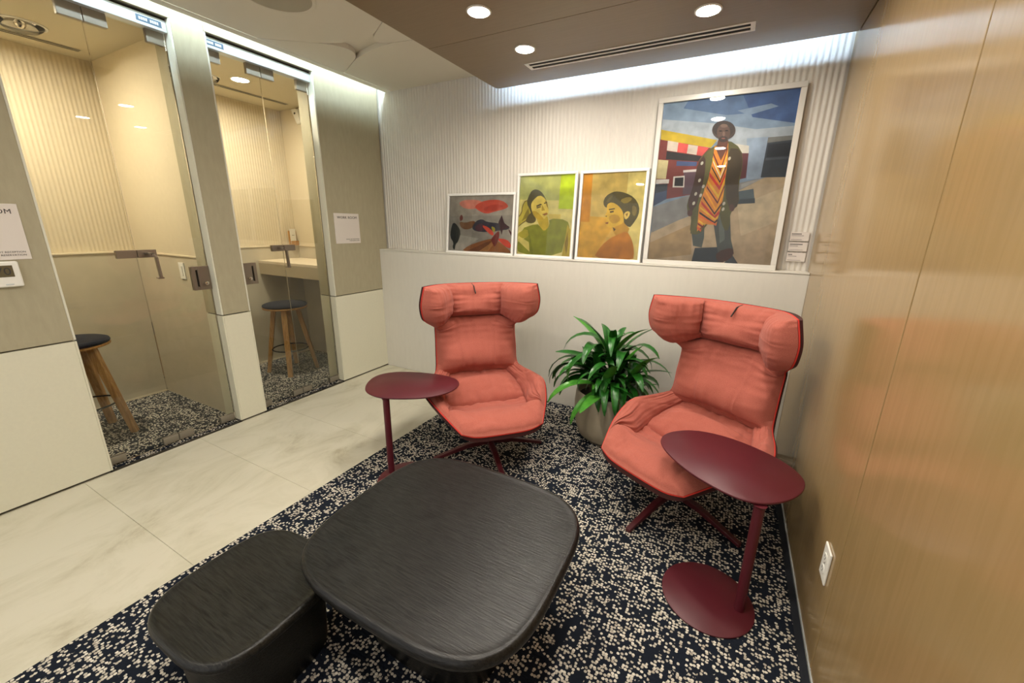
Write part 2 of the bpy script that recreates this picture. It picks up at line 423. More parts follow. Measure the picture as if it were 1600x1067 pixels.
# ---------------------------------------------------------------- glass fronts
def patch(d, y0, y1, z0, z1, x=-.075):
    o = MB().box(x - .014, x + .014, y0, y1, z0, z1).build('patch_fitting', M['steel'], d, bevel=.003)
    return o
def glass_front(name, label, y0, yj, y1, handle_right):
    d = struct(empty(name), label, 'door')
    XG = -.075
    for a, b in ((y0 + .014, yj - .0022), (yj + .0022, y1 - .014)):
        MB().box(XG - .005, XG + .005, a, b, .008, 2.509).build('glass_panel', M['glass'], d, bevel=.0008, seg=1)
    rail = MB().box(-.095, -.028, y0 + .011, y1 - .011, 2.488, 2.549).build('header_rail', M['rail'], d, bevel=.002)
    MB().box(-.095, -.034, y0 + .011, y1 - .011, 2.5495, 2.5595).build('shadow_gap', M['steel_dark'], d)
    a, b = (y1 - .15, y1 - .035) if handle_right else (y0 + .014, y0 + .120)
    lab = MB().box(-.028, -.0268, a, b, 2.504, 2.534).build('label_plate', M['navy'], rail)
    mb = MB()
    for k in range(9):
        if k == 4: continue
        q = a + .012 + k * (b - a - .024) / 9
        mb.box(-.0268, -.0262, q, q + .0075, 2.512, 2.526)
    mb.build('label_print', M['rail'], rail)
    MB().box(-.028, -.0268, b + .002, b + .018, 2.504, 2.534).build('label_sticker', M['paper'], rail)
    patch(d, yj - .095, yj - .002, 2.420, 2.490); patch(d, yj + .002, yj + .095, 2.420, 2.490)
    patch(d, y0 + .02, y0 + .105, 2.420, 2.490); patch(d, y1 - .105, y1 - .02, 2.420, 2.490)
    patch(d, yj - .085, yj - .002, .014, .060); patch(d, yj + .002, yj + .085, .014, .060)
    patch(d, y0 + .016, y0 + .095, .014, .060); patch(d, y1 - .11, y1 - .02, .014, .060)
    for y in (y0 + .016, y1 - .017):
        for z0, z1 in ((.003, .07), (2.40, 2.509)):
            MB().lathe([(.006, z0), (.006, z1)], 10, (XG + .012, y, 0)).build('pivot_pin', M['chrome'], d, smooth=True)
    # lever set on the joint
    s = 1 if handle_right else -1
    MB().box(XG - .012, XG + .014, yj - .093, yj - .0015, 1.218, 1.264).build('lever_plate', M['handle'], d, bevel=.002)
    MB().box(XG - .012, XG + .014, yj + .0015, yj + .093, 1.218, 1.264).build('lever_plate', M['handle'], d, bevel=.002)
    yl = yj + s * .064 if handle_right else yj - .02
    mb = MB()
    pth = [(XG + .012, yl - .02, 1.245), (XG + .05, yl - .02, 1.245), (XG + .066, yl - .012, 1.24), (XG + .07, yl, 1.225), (XG + .07, yl + .004, 1.10)]
    for k in range(len(pth) - 1): mb.bar(pth[k], pth[k + 1], .026, .011)
    mb.box(XG + .045, XG + .076, yl - .012, yl + .018, 1.092, 1.101)
    mb.build('lever_handle', M['handle'], d, bevel=.0015)
    a, b = (y1 - .114, y1 - .012) if handle_right else (y0 + .034, y0 + .128)
    lk = MB()
    ys = a + .022 if handle_right else b - .034
    lk.box(XG - .01, XG + .02, a, ys, .99, 1.145).box(XG - .01, XG + .02, ys + .012, b, .99, 1.145)
    lk.box(XG - .01, XG + .02, ys, ys + .012, .99, 1.012).box(XG - .01, XG + .02, ys, ys + .012, 1.122, 1.145)
    lk.build('lock_plate', M['handle'], d, bevel=.0012)
    MB().box(XG - .012, XG + .002, ys - .001, ys + .013, 1.005, 1.13).build('lock_slot', M['black'], d)
    yk = b - .036 if handle_right else a + .03
    MB().layers([[(XG + .02 + x, yk + r * math.cos(t * math.pi / 8), 1.035 + r * math.sin(t * math.pi / 8)) for t in range(16)]
                 for x, r in ((0, .008), (.014, .008), (.016, .012), (.026, .012), (.028, .009))]).build('lock_knob', M['chrome'], d, smooth=True)
    return d
glass_front('door_1', 'frameless glass front with lever handle of the work room nearest the camera', A1, -1.814, B1, True)
glass_front('door_2', 'frameless glass front with lever handle of the work room by the pale back wall', A2, -.917, B2, False)

# ---------------------------------------------------------------- booths
def ribs(x0, x1, pitch, amp, seed):
    pts = []; n = int(round((x1 - x0) / pitch)); pw = (x1 - x0) / n
    for k in range(n):
        a = amp * (1 + .35 * noise.noise(Vector((k * .6, seed, 0))))
        for t, h in ((0, 0), (.18, .25), (.34, .85), (.5, 1), (.66, .85), (.82, .25)):
            pts.append((x0 + (k + t) * pw, a * h))
    pts.append((x1, 0)); return pts
def booth(y0, y1, xb, n):
    root = struct(empty('wall_booth_%d' % n))
    # far wall: ribbed above, plain below
    box('lower_panel', M['boothlow'], root, xb, xb + .035, y0, y1, 0, ZL - .012)
    MB().box(xb, xb + .043, y0, y1, ZL - .012, ZL).build('ledge_cap', M['booth'], root, bevel=.002)
    pr = ribs(y0, y1, .024, .0022, n); mb = MB()
    vs = [(xb + .004 + h, y, z) for z in (ZL, 2.52) for y, h in pr]; k = len(pr)
    mb.add(vs, [(i, i + 1, k + i + 1, k + i) for i in range(k - 1)]); mb.box(xb - .03, xb + .003, y0, y1, 0, 2.56)
    mb.build('ribbed_panel', M['booth'], root, smooth=60)
    for ya, yb_, s in ((y1, y1 + .03, -1), (y0 - .03, y0, 1)):
        box('side_wall', M['booth'], root, xb, XJ, ya, yb_, ZL, 2.56)
        box('side_lower_panel', M['boothlow'], root, xb, XJ, ya, yb_, 0, ZL - .012)
        e = (ya - .008, yb_) if s < 0 else (ya, yb_ + .008)
        MB().box(xb, XJ, e[0], e[1], ZL - .012, ZL).build('ledge_cap', M['booth'], root, bevel=.002)
    box('skirting', M['booth'], root, xb + .035, xb + .042, y0, y1, 0, .012)
    c = struct(box('ceiling_booth_%d' % n, M['booth_ceil'], None, xb, -.1, y0, y1, 2.52, 2.60))
    return root
booth(-2.72, -1.44, -1.19, 1)
booth(-1.277, -.05, -1.20, 2)

def linear_vent(name, label, cx, cy, L, wdt, along, z, m, nslot=2, frame=.012, d=.012):
    t = thing(name, label, 'vent', (cx, cy, z), 0 if along == 'x' else R(90))
    sl = wdt / nslot
    for s in (-1, 1):
        MB().box(-L / 2, L / 2, s * wdt / 2 + (0 if s > 0 else -frame), s * wdt / 2 + (frame if s > 0 else 0), -.0018, d).build('frame_rail', m, t, bevel=.001, seg=1)
        MB().box(s * L / 2 + (0 if s > 0 else -frame * 1.4), s * L / 2 + (frame * 1.4 if s > 0 else 0), -wdt / 2 - frame, wdt / 2 + frame, -.0018, d).build('frame_end', m, t, bevel=.001, seg=1)
    for k in range(1, nslot):
        y = -wdt / 2 + k * sl
        MB().box(-L / 2, L / 2, y - wdt * .09, y + wdt * .09, -.0014, d).build('slat', m, t, bevel=.001, seg=1)
    MB().box(-L / 2, L / 2, -wdt / 2, wdt / 2, d + .0002, d + .0012).build('dark_plenum', M['black'], t)
    return t
# (slots are let into the ceilings further down, where the panels are made)
linear_vent('slot_vent', 'thin two slot air vent in the ceiling of the nearer glass work room', -.985, -1.95, .80, .048, 'y', 2.5182, M['booth_ceil'], 2, .004, -.0012)
linear_vent('slot_vent', 'thin two slot air vent in the ceiling of the far glass work room', -.895, -.62, .90, .048, 'y', 2.5182, M['booth_ceil'], 2, .004, -.0012)

LENS = {}
def lens_mat(watts, r, col):
    k = (watts, r, col)
    if k not in LENS: LENS[k] = emit_mat('downlight_lens', col + (1,), watts / (4 * math.pi) / (math.pi * (r * .97) ** 2))
    return LENS[k]
def downlight(label, x, y, z, r, watts, col, group=None, angle=160, visible=True):
    t = thing('downlight', label, 'downlight', (x, y, z), 0, group)
    MB().lathe([(r * 1.16, 0), (r * 1.16, -.004), (r * 1.0, -.006), (r * .96, -.001), (r * .96, 0)], 36, cap=False).build('trim_ring', M['offwhite'], t, smooth=True)
    MB().lathe([(r * .97, -.001), (r * .97, .0005)], 36).build('lens', lens_mat(watts, r, col), t)
    return t
WARM = (1.0, .88, .70)
downlight('bright round downlight in the ceiling of the far glass work room', -.575, -.764, 2.52, .058, BOOTH_LAMP, WARM, angle=165)
downlight('bright round downlight in the ceiling of the nearer glass work room', -.62, -2.16, 2.52, .058, BOOTH_LAMP * 1.15, WARM, angle=165)

def dome(label, x, y, z, r):
    t = thing('ceiling_dome', label, 'ceiling fixture', (x, y, z))
    MB().lathe([(r * 1.05, 0), (r * 1.05, -.004), (r * .96, -.007), (r * .9, -.002)], 40, cap=False).build('rim', M['offwhite'], t, smooth=True)
    MB().lathe([(r * .93, -.004), (r * .86, -.018), (r * .66, -.034), (r * .38, -.043), (r * .02, -.047)], 40).build('clear_cover', M['glazing'], t, smooth=60)
    MB().lathe([(r * .24, -.0005), (r * .24, -.008), (r * .16, -.022), (r * .05, -.028)], 24).build('sprinkler_head', M['chrome'], t, smooth=50)
dome('round chrome fixture with clear domed cover in the nearer work room ceiling', -.76, -1.86, 2.52, .105)
dome('small round chrome fixture with clear cover beside the far work room downlight', -.72, -.90, 2.52, .06)

# motion sensor on the far booth side wall
t = thing('motion_sensor', 'small white sensor high in the corner of the far work room', 'sensor', (-.90, -.051, 2.44))
MB().add([(-.04, 0, -.07), (.04, 0, -.07), (.045, 0, .06), (-.045, 0, .06), (-.03, -.02, -.06), (.03, -.02, -.06), (.04, -.06, .055), (-.04, -.06, .055)],
         [(0, 1, 2, 3), (7, 6, 5, 4), (0, 4, 5, 1), (1, 5, 6, 2), (2, 6, 7, 3), (3, 7, 4, 0)]).build('sensor_body', M['white'], t, bevel=.006)
MB().lathe([(.012, 0), (.011, .004), (.006, .007)], 16, (0, 0, 0)).build('sensor_eye', M['steel_dark'], t, smooth=True, loc=(0, -.047, .02)).rotation_euler = (R(70), 0, 0)

# desk in the far booth
t = thing('desk', 'pale counter height desk with deep apron in the far glass work room', 'desk', (-.63, -.28, 0))
MB().box(-.533, .425, -.225, .226, 1.035, 1.06).build('desk_top', M['desk'], t, bevel=.002)
MB().box(-.533, .425, -.225, -.205, .925, 1.034).build('apron', M['apron'], t, bevel=.0015)
MB().box(-.53, .42, .19, .215, .965, 1.034).build('rear_cleat', M['apron'], t)
t = thing('card_holder', 'small wooden stand holding a white card on the far work room ledge', 'card holder', (-1.165, -.115, ZL))
t.rotation_euler = (0, 0, R(18))
MB().box(-.0, .035, -.055, .055, 0, .012).box(-.0, .012, -.055, .055, .012, .15).box(.026, .035, -.055, .055, .012, .045).build('wooden_stand', M['oak'], t, bevel=.0015)
MB().box(.014, .017, -.042, .042, .013, .17).build('card', M['white'], t)
mb = MB()
for k in range(4): mb.box(.0172, .0175, -.018 + k * .01, -.012 + k * .01, .10, .108)
mb.build('card_print', M['softink'], t)

t = tag(empty('light_switch', (-.465, -1.4405, 1.083)), 'white slim light switch on the nearer work room side wall', 'switch')
MB().box(-.036, .036, -.007, 0, -.06, .06).build('cover_plate', M['white'], t, bevel=.003)
MB().box(-.016, .016, -.011, -.0072, -.034, .034).build('rocker', M['white'], t, bevel=.002)

# stools
def stool(label, x, y, rz):
    t = thing('stool', label, 'stool', (x, y, 0), rz, 'round stools in the work rooms')
    MB().lathe([(.165, .635), (.19, .64), (.192, .648), (.185, .655)], 48).build('seat_board', M['oak'], t, smooth=50)
    MB().lathe([(.186, .6555), (.192, .664), (.188, .676), (.165, .685), (.1, .692), (.01, .694)], 48).build('seat_cushion', M['navyfabric'], t, smooth=60)
    for a in range(4):
        c, s = math.cos(R(45 + 90 * a)), math.sin(R(45 + 90 * a))
        mb = MB(); top = (c * .1, s * .1); bot = (c * .215, s * .215)
        rings = []
        for (px, py), z, hw, hd in ((bot, .0015, .021, .016), (top, .6345, .024, .02)):
            rings.append([(px + c * i * hd - s * j * hw, py + s * i * hd + c * j * hw, z) for i, j in ((-1, -1), (1, -1), (1, 1), (-1, 1))])
        mb.layers(rings).build('leg', M['oak'], t, bevel=.003)
    ring = [(.157 * math.cos(k * math.pi / 20), .157 * math.sin(k * math.pi / 20), .235) for k in range(40)]
    MB().tube(ring, .006, 8, True).build('foot_ring', M['black'], t, smooth=True)
stool('round dark topped oak stool under the desk in the far work room', -.70, -.58, R(4))
stool('round dark topped oak stool half hidden behind the cream panel at the left', -.63, -2.06, R(4))

# ---------------------------------------------------------------- signs on the left wall
def wall_matrix(y, z): return Matrix(((0, 0, 1, .0042), (1, 0, 0, y), (0, 1, 0, z), (0, 0, 0, 1)))
def sign(label, y0, y1, z0, z1, loc_lines=True):
    cy, cz = (y0 + y1) / 2, (z0 + z1) / 2; w, h = y1 - y0, z1 - z0
    t = tag(empty('room_sign', (0, cy, cz)), label, 'sign')
    MB().box(0.0005, .004, -w / 2, w / 2, -h / 2, h / 2).build('sign_plate', M['paper'], t, bevel=.0008, seg=1)
    text_mesh('sign_title', 'WORK ROOM', .031, M['ink'], t, wall_matrix(w / 2 - .022, h / 2 - .045), spacing=1.08)
    mb = MB()
    for k in range(9):
        if k == 4: continue
        mb.box(.004, .0046, w / 2 - .155 + k * .0145, w / 2 - .148 + k * .0145, h / 2 - .066, h / 2 - .063)
    mb.build('raised_dots', M['paper'], t)['kind'] = 'stuff'
    text_mesh('sign_note', 'PLEASE VISIT RECEPTION', .0118, M['ink'], t, wall_matrix(w / 2 - .014, -h / 2 + .032), spacing=1.08)
    text_mesh('sign_note', 'FOR RESERVATION', .0118, M['ink'], t, wall_matrix(w / 2 - .014, -h / 2 + .018), spacing=1.08)
sign('square paper work room sign between the far glass door and the back wall', -.487, -.224, 1.262, 1.518)
sign('square paper work room sign above the thermostat at the left edge', -2.503, -2.240, 1.243, 1.501)
t = tag(empty('thermostat', (0, -2.355, 1.177)), 'white thermostat with grey display below the work room sign', 'thermostat')
MB().box(.0005, .024, -.062, .062, -.06, .06).build('housing', M['white'], t, bevel=.007, seg=3)
MB().box(.0242, .0255, -.05, .04, -.012, .042).build('display', M['lcd'], t, bevel=.001, seg=1)
mx = wall_matrix(.033, -.002); mx[0][3] = .0258
text_mesh('display_digits', '170', .05, M['ink'], t, mx, depth=.0003)
MB().box(.0242, .026, .005, .03, -.05, -.044).build('button', M['rail'], t, bevel=.0008, seg=1)

# ================================================================ BACK WALL
wb = struct(MB().box(-.1, W + .12, YB + .012, YB + .13, 0, ZTOP).box(-.0, W, .004, YB + .012, 0, ZL - .012).build('wall_back', M['backwall']))
MB().box(.001, W - .001, 0, .0035, .004, ZL - .014).build('lower_facing', M['backwall'], wb)
MB().box(.001, W - .001, -.003, YB + .008, ZL - .0115, ZL).build('ledge_cap', M['backwall'], wb, bevel=.0015)
pr = ribs(0.001, W - .001, .0295, .0045, 3.3); k = len(pr)
mb = MB(); mb.add([(x, YB + .011 - h, z) for z in (ZL + .0002, ZTOP) for x, h in pr], [(i, i + 1, k + i + 1, k + i) for i in range(k - 1)])
mb.build('ribbed_panel', M['rib'], wb, smooth=60)

# ================================================================ RIGHT WALL
wr = struct(box('wall_right', M['seam'], None, W + .012, W + .12, YF, YB + .012, 0, ZTOP))
for y0, y1 in ((-1.5350, YB), (-3.05, -1.5410), (YF, -3.056)):
    MB().box(W, W + .014, y0, y1, .012, ZTOP).build('wall_panel', M['tan'], wr, bevel=.0012, seg=1)
struct(box('baseboard_right', M['rail'], None, W - .003, W + .012, YF, -.002, .0035, .0115))

def outlet():
    t = tag(empty('power_outlet', (W, -1.44, .362), R(-90)), 'white duplex power outlet low on the tan right wall', 'outlet')
    MB().box(-.037, .037, -.007, -.0003, -.061, .061).build('cover_plate', M['white'], t, bevel=.003)
    for z in (-.0225, .0225):
        pts = [(.0165 * math.cos(a * math.pi / 12), max(-.0135, min(.0135, .0165 * math.sin(a * math.pi / 12)))) for a in range(24)]
        o = MB().layers([[(x, -.0072, z + y) for x, y in pts], [(x, -.0092, z + y) for x, y in pts]]).build('socket', M['white'], t)
        MB().box(-.0075, -.0055, -.0096, -.0093, z - .003, z + .006).box(.0055, .0075, -.0096, -.0093, z - .002, z + .005) \
            .box(-.002, .002, -.0096, -.0093, z - .010, z - .006).build('socket_slot', M['black'], o)
    MB().layers([[(.003 * math.cos(a * math.pi / 6), y, .003 * math.sin(a * math.pi / 6)) for a in range(12)] for y in (-.0072, -.0085)]).build('screw', M['steel'], t)
outlet()

# ================================================================ CEILING
ceil = struct(box('ceiling', M['ceil'], None, -1.35, W + .12, YF - .12, YB + .13, ZTOP, ZTOP + .08))
# pale ceiling panels meeting in a star shaped joint
struct(MB().box(.165, XS + .05, YF, YB + .01, ZC + .034, ZC + .05).build('ceiling_pale', M['ceil']))
cp = bpy.data.objects['ceiling_pale']
S0 = Vector((.70, -.655))
X0, X1, Y0, Y1 = .166, XS + .06, YF, YB + .008
ends = [Vector((X0, -1.055)), Vector((X0, -.385)), Vector((X1, -.555)), Vector((X1, -1.03))]   # ends of the four seams
chains = [[ends[0], ends[1]],                                    # towards the glass doors
          [ends[1], Vector((X0, Y1)), Vector((X1, Y1)), ends[2]],
          [ends[2], ends[3]],
          [ends[3], Vector((X1, Y0)), Vector((X0, Y0)), ends[0]]]
TAN = [.30, .26, .22, .24]
for q, ch in enumerate(chains):
    a, b = ch[0] - S0, ch[-1] - S0; ia, ib = q, (q + 1) % 4
    da, db = a.normalized(), b.normalized()
    mid = (da + db); mid = mid.normalized() if mid.length > .05 else Vector((-da.y, da.x))
    off = .0022
    na = Vector((-da.y, da.x)); na = na if na.dot(mid) > 0 else -na
    nb = Vector((-db.y, db.x)); nb = nb if nb.dot(mid) > 0 else -nb
    pa, pb = S0 + da * TAN[ia], S0 + db * TAN[ib]; c0 = S0 + mid * .035
    pts = [pa.lerp(c0, t).lerp(c0.lerp(pb, t), t) for t in [i / 14 for i in range(15)]]
    top = [p.copy() for p in pts]
    for i in range(15):
        s = i / 14; d = off
        n_ = na.lerp(nb, s)
        pts[i] = pts[i] + n_ * d
    poly = pts + [ch[-1] + nb * off] + [p for p in reversed(ch[1:-1])] + [ch[0] + na * off]
    ar = sum(poly[i].x * poly[(i + 1) % len(poly)].y - poly[(i + 1) % len(poly)].x * poly[i].y for i in range(len(poly)))
    if ar < 0: poly.reverse()
    MB().prism([(p.x, p.y) for p in poly], ZC, ZC + .033).build('ceiling_panel', M['ceil'], cp, bevel=.001, seg=1)
t1 = struct(MB().box(.10, .1625, YF, YB + .009, ZC - .001, ZC + .016).build('trim_1', M['ceil'], bevel=.001, seg=1))
# lip and light strip of the side cove
led = tag(MB().box(.128, .150, YF, YB, ZC + .11, ZC + .118).build('led_strip', M['led_left']), 'hidden light strip in the cove above the glass doors', 'light strip')

t = thing('ceiling_speaker', 'large round flush speaker grille in the pale ceiling', 'speaker', (.78, -1.31, ZC))
MB().lathe([(.185, .001), (.185, -.004), (.172, -.006), (.168, -.003), (.168, .001)], 48, cap=False).build('rim', M['ceil'], t, smooth=True)
MB().lathe([(.167, -.001), (.167, -.004)], 48).build('grille', mat('speaker_grille', srgb(176, 170, 152), .8, bump=.5, bscale=600), t)

# bronze soffit
so = struct(MB().box(XS + .02, W, YF, YS - .02, ZS + .031, ZS + .04).build('ceiling_soffit', M['core']))
def rounded_corner(x0, x1, y0, y1, r):
    pts = [(x0, y0), (x1, y0), (x1, y1)]
    for i in range(9):
        a = R(90 + 90 * i / 8); pts.append((x0 + r + r * math.cos(a), y1 - r + r * math.sin(a)))
    return pts
# panels: the first one has an opening for the linear vent
VX0, VX1, VY0, VY1 = 1.745, 2.985, -.306, -.228
YSEAM = -.759
MB().prism(rounded_corner(XS, VX0, YSEAM + .0015, YS, .035), ZS, ZS + .03) \
    .box(VX1, W - .003, YSEAM + .0015, YS, ZS, ZS + .03).box(VX0, VX1, YSEAM + .0015, VY0, ZS, ZS + .03).box(VX0, VX1, VY1, YS, ZS, ZS + .03) \
    .build('soffit_panel', M['soffit'], so)
yy = YSEAM
for k in range(3):
    y2 = max(YF, yy - 1.35)
    MB().box(XS, W - .003, y2 + .0015, yy - .0015, ZS, ZS + .03).build('soffit_panel', M['soffit'], so, bevel=.001, seg=1); yy = y2
box('soffit_upstand', M['soffit'], so, XS + .001, XS + .02, YF, YS - .03, ZS + .031, ZC + .3)
linear_vent('linear_vent', 'long white two slot linear air vent in the bronze soffit', (VX0 + VX1) / 2, (VY0 + VY1) / 2, VX1 - VX0, VY1 - VY0, 'x', ZS - .0005, M['offwhite'], 2, .016, .002)
tag(MB().box(XS + .06, W - .01, -.058, -.046, ZS + .128, ZS + .136).build('led_strip', M['led_cool']), 'hidden light strip behind the bronze soffit edge', 'light strip')
box('led_batten', M['ceil'], so, XS + .05, W - .005, -.09, -.044, ZS + .1365, ZS + .16)

NEUT = (1.0, .92, .80)
downlight('bright round downlight nearest the left end of the linear vent', 1.832, -.523, ZS, .052, ROOM_LAMP, NEUT)
downlight('bright round downlight near the right end of the linear vent', 2.804, -.536, ZS, .052, ROOM_LAMP, NEUT)
downlight('bright round downlight in front of the soffit seam at the top edge', 1.823, -.994, ZS, .052, ROOM_LAMP, NEUT)
for x, y in ((2.80, -.994), (1.83, -1.9), (2.80, -1.9), (1.83, -2.7), (2.80, -2.7)):
    downlight('round downlight of the soffit row that continues outside the picture', x, y, ZS, .052, ROOM_LAMP, NEUT, 'soffit downlights outside the picture')
for y in (-3.3,):  # invented lamp, added out of view to light the near left floor
    downlight('added round downlight of the pale ceiling outside the picture', .75, y, ZC, .052, ROOM_LAMP, NEUT, 'added pale ceiling downlights outside the picture')

# ================================================================ PICTURES
def homography(src):
    # maps the four traced corners TL, TR, BR, BL to the unit square (u right, v up)
    dst = [(0, 1), (1, 1), (1, 0), (0, 0)]; A = []; B = []
    for (x, y), (u, v) in zip(src, dst):
        A.append([x, y, 1, 0, 0, 0, -u * x, -u * y]); B.append(u)
        A.append([0, 0, 0, x, y, 1, -v * x, -v * y]); B.append(v)
    n = 8
    for i in range(n):
        p = max(range(i, n), key=lambda r: abs(A[r][i])); A[i], A[p] = A[p], A[i]; B[i], B[p] = B[p], B[i]
        for r in range(i + 1, n):
            f = A[r][i] / A[i][i]
            for c in range(i, n): A[r][c] -= f * A[i][c]
            B[r] -= f * B[i]
    h = [0] * 8
    for i in reversed(range(n)): h[i] = (B[i] - sum(A[i][c] * h[c] for c in range(i + 1, n))) / A[i][i]
    return lambda x, y: ((h[0] * x + h[1] * y + h[2]) / (h[6] * x + h[7] * y + 1), (h[3] * x + h[4] * y + h[5]) / (h[6] * x + h[7] * y + 1))

def ell(cx, cy, rx, ry, n=20, rot=0):
    return [(cx + rx * math.cos(2 * math.pi * k / n) * math.cos(rot) - ry * math.sin(2 * math.pi * k / n) * math.sin(rot),
             cy + rx * math.cos(2 * math.pi * k / n) * math.sin(rot) + ry * math.sin(2 * math.pi * k / n) * math.cos(rot)) for k in range(n)]

def rnd(pts, it=1):
    for _ in range(it):
        q = []
        for i in range(len(pts)):
            a, b = pts[i], pts[(i + 1) % len(pts)]
            q += [(a[0] * .75 + b[0] * .25, a[1] * .75 + b[1] * .25), (a[0] * .25 + b[0] * .75, a[1] * .25 + b[1] * .75)]
        pts = q
    return pts

def clip01(pts):
    for ax, lo in ((0, True), (0, False), (1, True), (1, False)):
        out = []
        ins = lambda p: p[ax] >= 0 if lo else p[ax] <= 1
        for i in range(len(pts)):
            a, b = pts[i - 1], pts[i]
            if ins(a) != ins(b):
                t = ((0 if lo else 1) - a[ax]) / (b[ax] - a[ax]); out.append((a[0] + (b[0] - a[0]) * t, a[1] + (b[1] - a[1]) * t))
            if ins(b): out.append(b)
        pts = out
        if len(pts) < 3: return []
    return pts

def picture(label, x0, x1, z1, corners, polys, fw, fm, y_bot=.030, y_top=.078):
    w, h = x1 - x0, (z1 - ZL) - .001
    lean = math.atan2(y_top - y_bot, h)
    t = tag(empty('framed_picture', ((x0 + x1) / 2, y_bot, ZL + .001)), label, 'picture')
    t.rotation_euler = (-lean, 0, 0)
    d = .024
    MB().box(-w / 2, w / 2, 0, d, 0, fw).build('frame_rail', fm, t, bevel=.0015, seg=1)
    MB().box(-w / 2, w / 2, 0, d, h - fw, h).build('frame_rail', fm, t, bevel=.0015, seg=1)
    for s in (-1, 1):
        MB().box(*sorted((s * w / 2, s * (w / 2 - fw))), 0, d, fw + .0003, h - fw - .0003).build('frame_stile', fm, t, bevel=.0015, seg=1)
    iw, ih = w - 2 * fw, h - 2 * fw
    H = homography(corners)
    vs, fs, cols = [], [], []
    for k, (col, pts) in enumerate(polys):
        uv = [(0, 0), (1, 0), (1, 1), (0, 1)] if pts is None else clip01([H(*p) for p in pts])
        if len(uv) < 3: continue
        o = len(vs)
        vs += [((u - .5) * iw, .0155 - .00006 * k, fw + v * ih) for u, v in uv]
        ar = sum(uv[i][0] * uv[(i + 1) % len(uv)][1] - uv[(i + 1) % len(uv)][0] * uv[i][1] for i in range(len(uv)))
        ids = list(range(o, o + len(uv)))
        fs.append(tuple(ids if ar > 0 else reversed(ids))); cols.append(srgb(*col))
    # board behind the painted sheet
    o = len(vs); b = MB().box(-iw / 2, iw / 2, .0158, .022, fw, fw + ih)
    vs += b.v; fs += [tuple(i + o for i in f) for f in b.f]; cols += [srgb(120, 110, 95)] * len(b.f)
    me = bpy.data.meshes.new('print'); me.from_pydata(vs, [], fs); me.materials.append(M['print'])
    ca = me.color_attributes.new('Col', 'FLOAT_COLOR', 'CORNER')
    for p, c in zip(me.polygons, cols):
        for li in p.loop_indices: ca.data[li].color = c
    link('print', me, t)
    MB().box(-iw / 2, iw / 2, .005, .0072, fw, fw + ih).build('glazing', M['glazing'], t)
    return t

P1 = [((158, 152, 140), None), ((172, 164, 150), [(105, 295), (540, 282), (535, 430), (100, 440)]), ((182, 176, 164), [(97, 560), (300, 600), (180, 690), (97, 690)]),
      ((226, 140, 120), rnd([(160, 352), (185, 326), (250, 320), (312, 326), (330, 352), (280, 388), (205, 388)])),
      ((214, 88, 66), rnd([(265, 372), (310, 336), (380, 318), (455, 322), (505, 362), (480, 386), (410, 404), (350, 424), (300, 402)])),
      ((196, 74, 56), rnd([(330, 380), (400, 350), (480, 360), (420, 392), (345, 412)])),
      ((46, 50, 48), rnd([(125, 482), (150, 500), (180, 550), (160, 622), (142, 640), (136, 685), (120, 662), (130, 630), (104, 590), (110, 530)])),
      ((124, 80, 44), rnd([(165, 476), (210, 488), (250, 472), (280, 478), (262, 522), (212, 538), (176, 522)])),
      ((112, 38, 34), rnd([(168, 444), (184, 424), (194, 460), (172, 480)])),
      ((58, 54, 66), rnd([(250, 524), (278, 474), (320, 458), (352, 480), (430, 488), (505, 505), (508, 532), (440, 542), (352, 554), (276, 548)])),
      ((84, 44, 56), rnd([(270, 520), (300, 490), (345, 500), (330, 545), (285, 545)])),
      ((64, 26, 42), [(432, 482), (455, 430), (472, 486), (508, 518), (462, 534), (455, 575), (445, 534)]),
      ((78, 30, 40), [(500, 528), (528, 562), (522, 584), (506, 552)]),
      ((222, 82, 60), rnd([(316, 502), (360, 514), (402, 556), (396, 584), (356, 552)])),
      ((170, 160, 56), rnd([(384, 508), (412, 524), (406, 558), (388, 540)])),
      ((160, 98, 50), rnd([(180, 692), (228, 650), (330, 612), (400, 598), (462, 640), (520, 694), (512, 704), (440, 694), (300, 690)])),
      ((128, 76, 40), [(215, 690), (340, 630), (390, 612), (330, 690)]), ((186, 128, 70), [(300, 690), (390, 625), (400, 640), (360, 692)]),
      ((128, 42, 40), rnd([(380, 606), (412, 562), (438, 540), (438, 592), (420, 640), (404, 660), (392, 632)])),
      ((218, 74, 54), rnd([(418, 596), (490, 604), (520, 640), (512, 674), (470, 650)]))]
picture('small landscape framed abstract with a red cloud over a brown hill', .785, 1.462, 1.700,
        [(105, 297), (542, 283), (520, 706), (97, 684)], P1, .019, M['offwhite'])

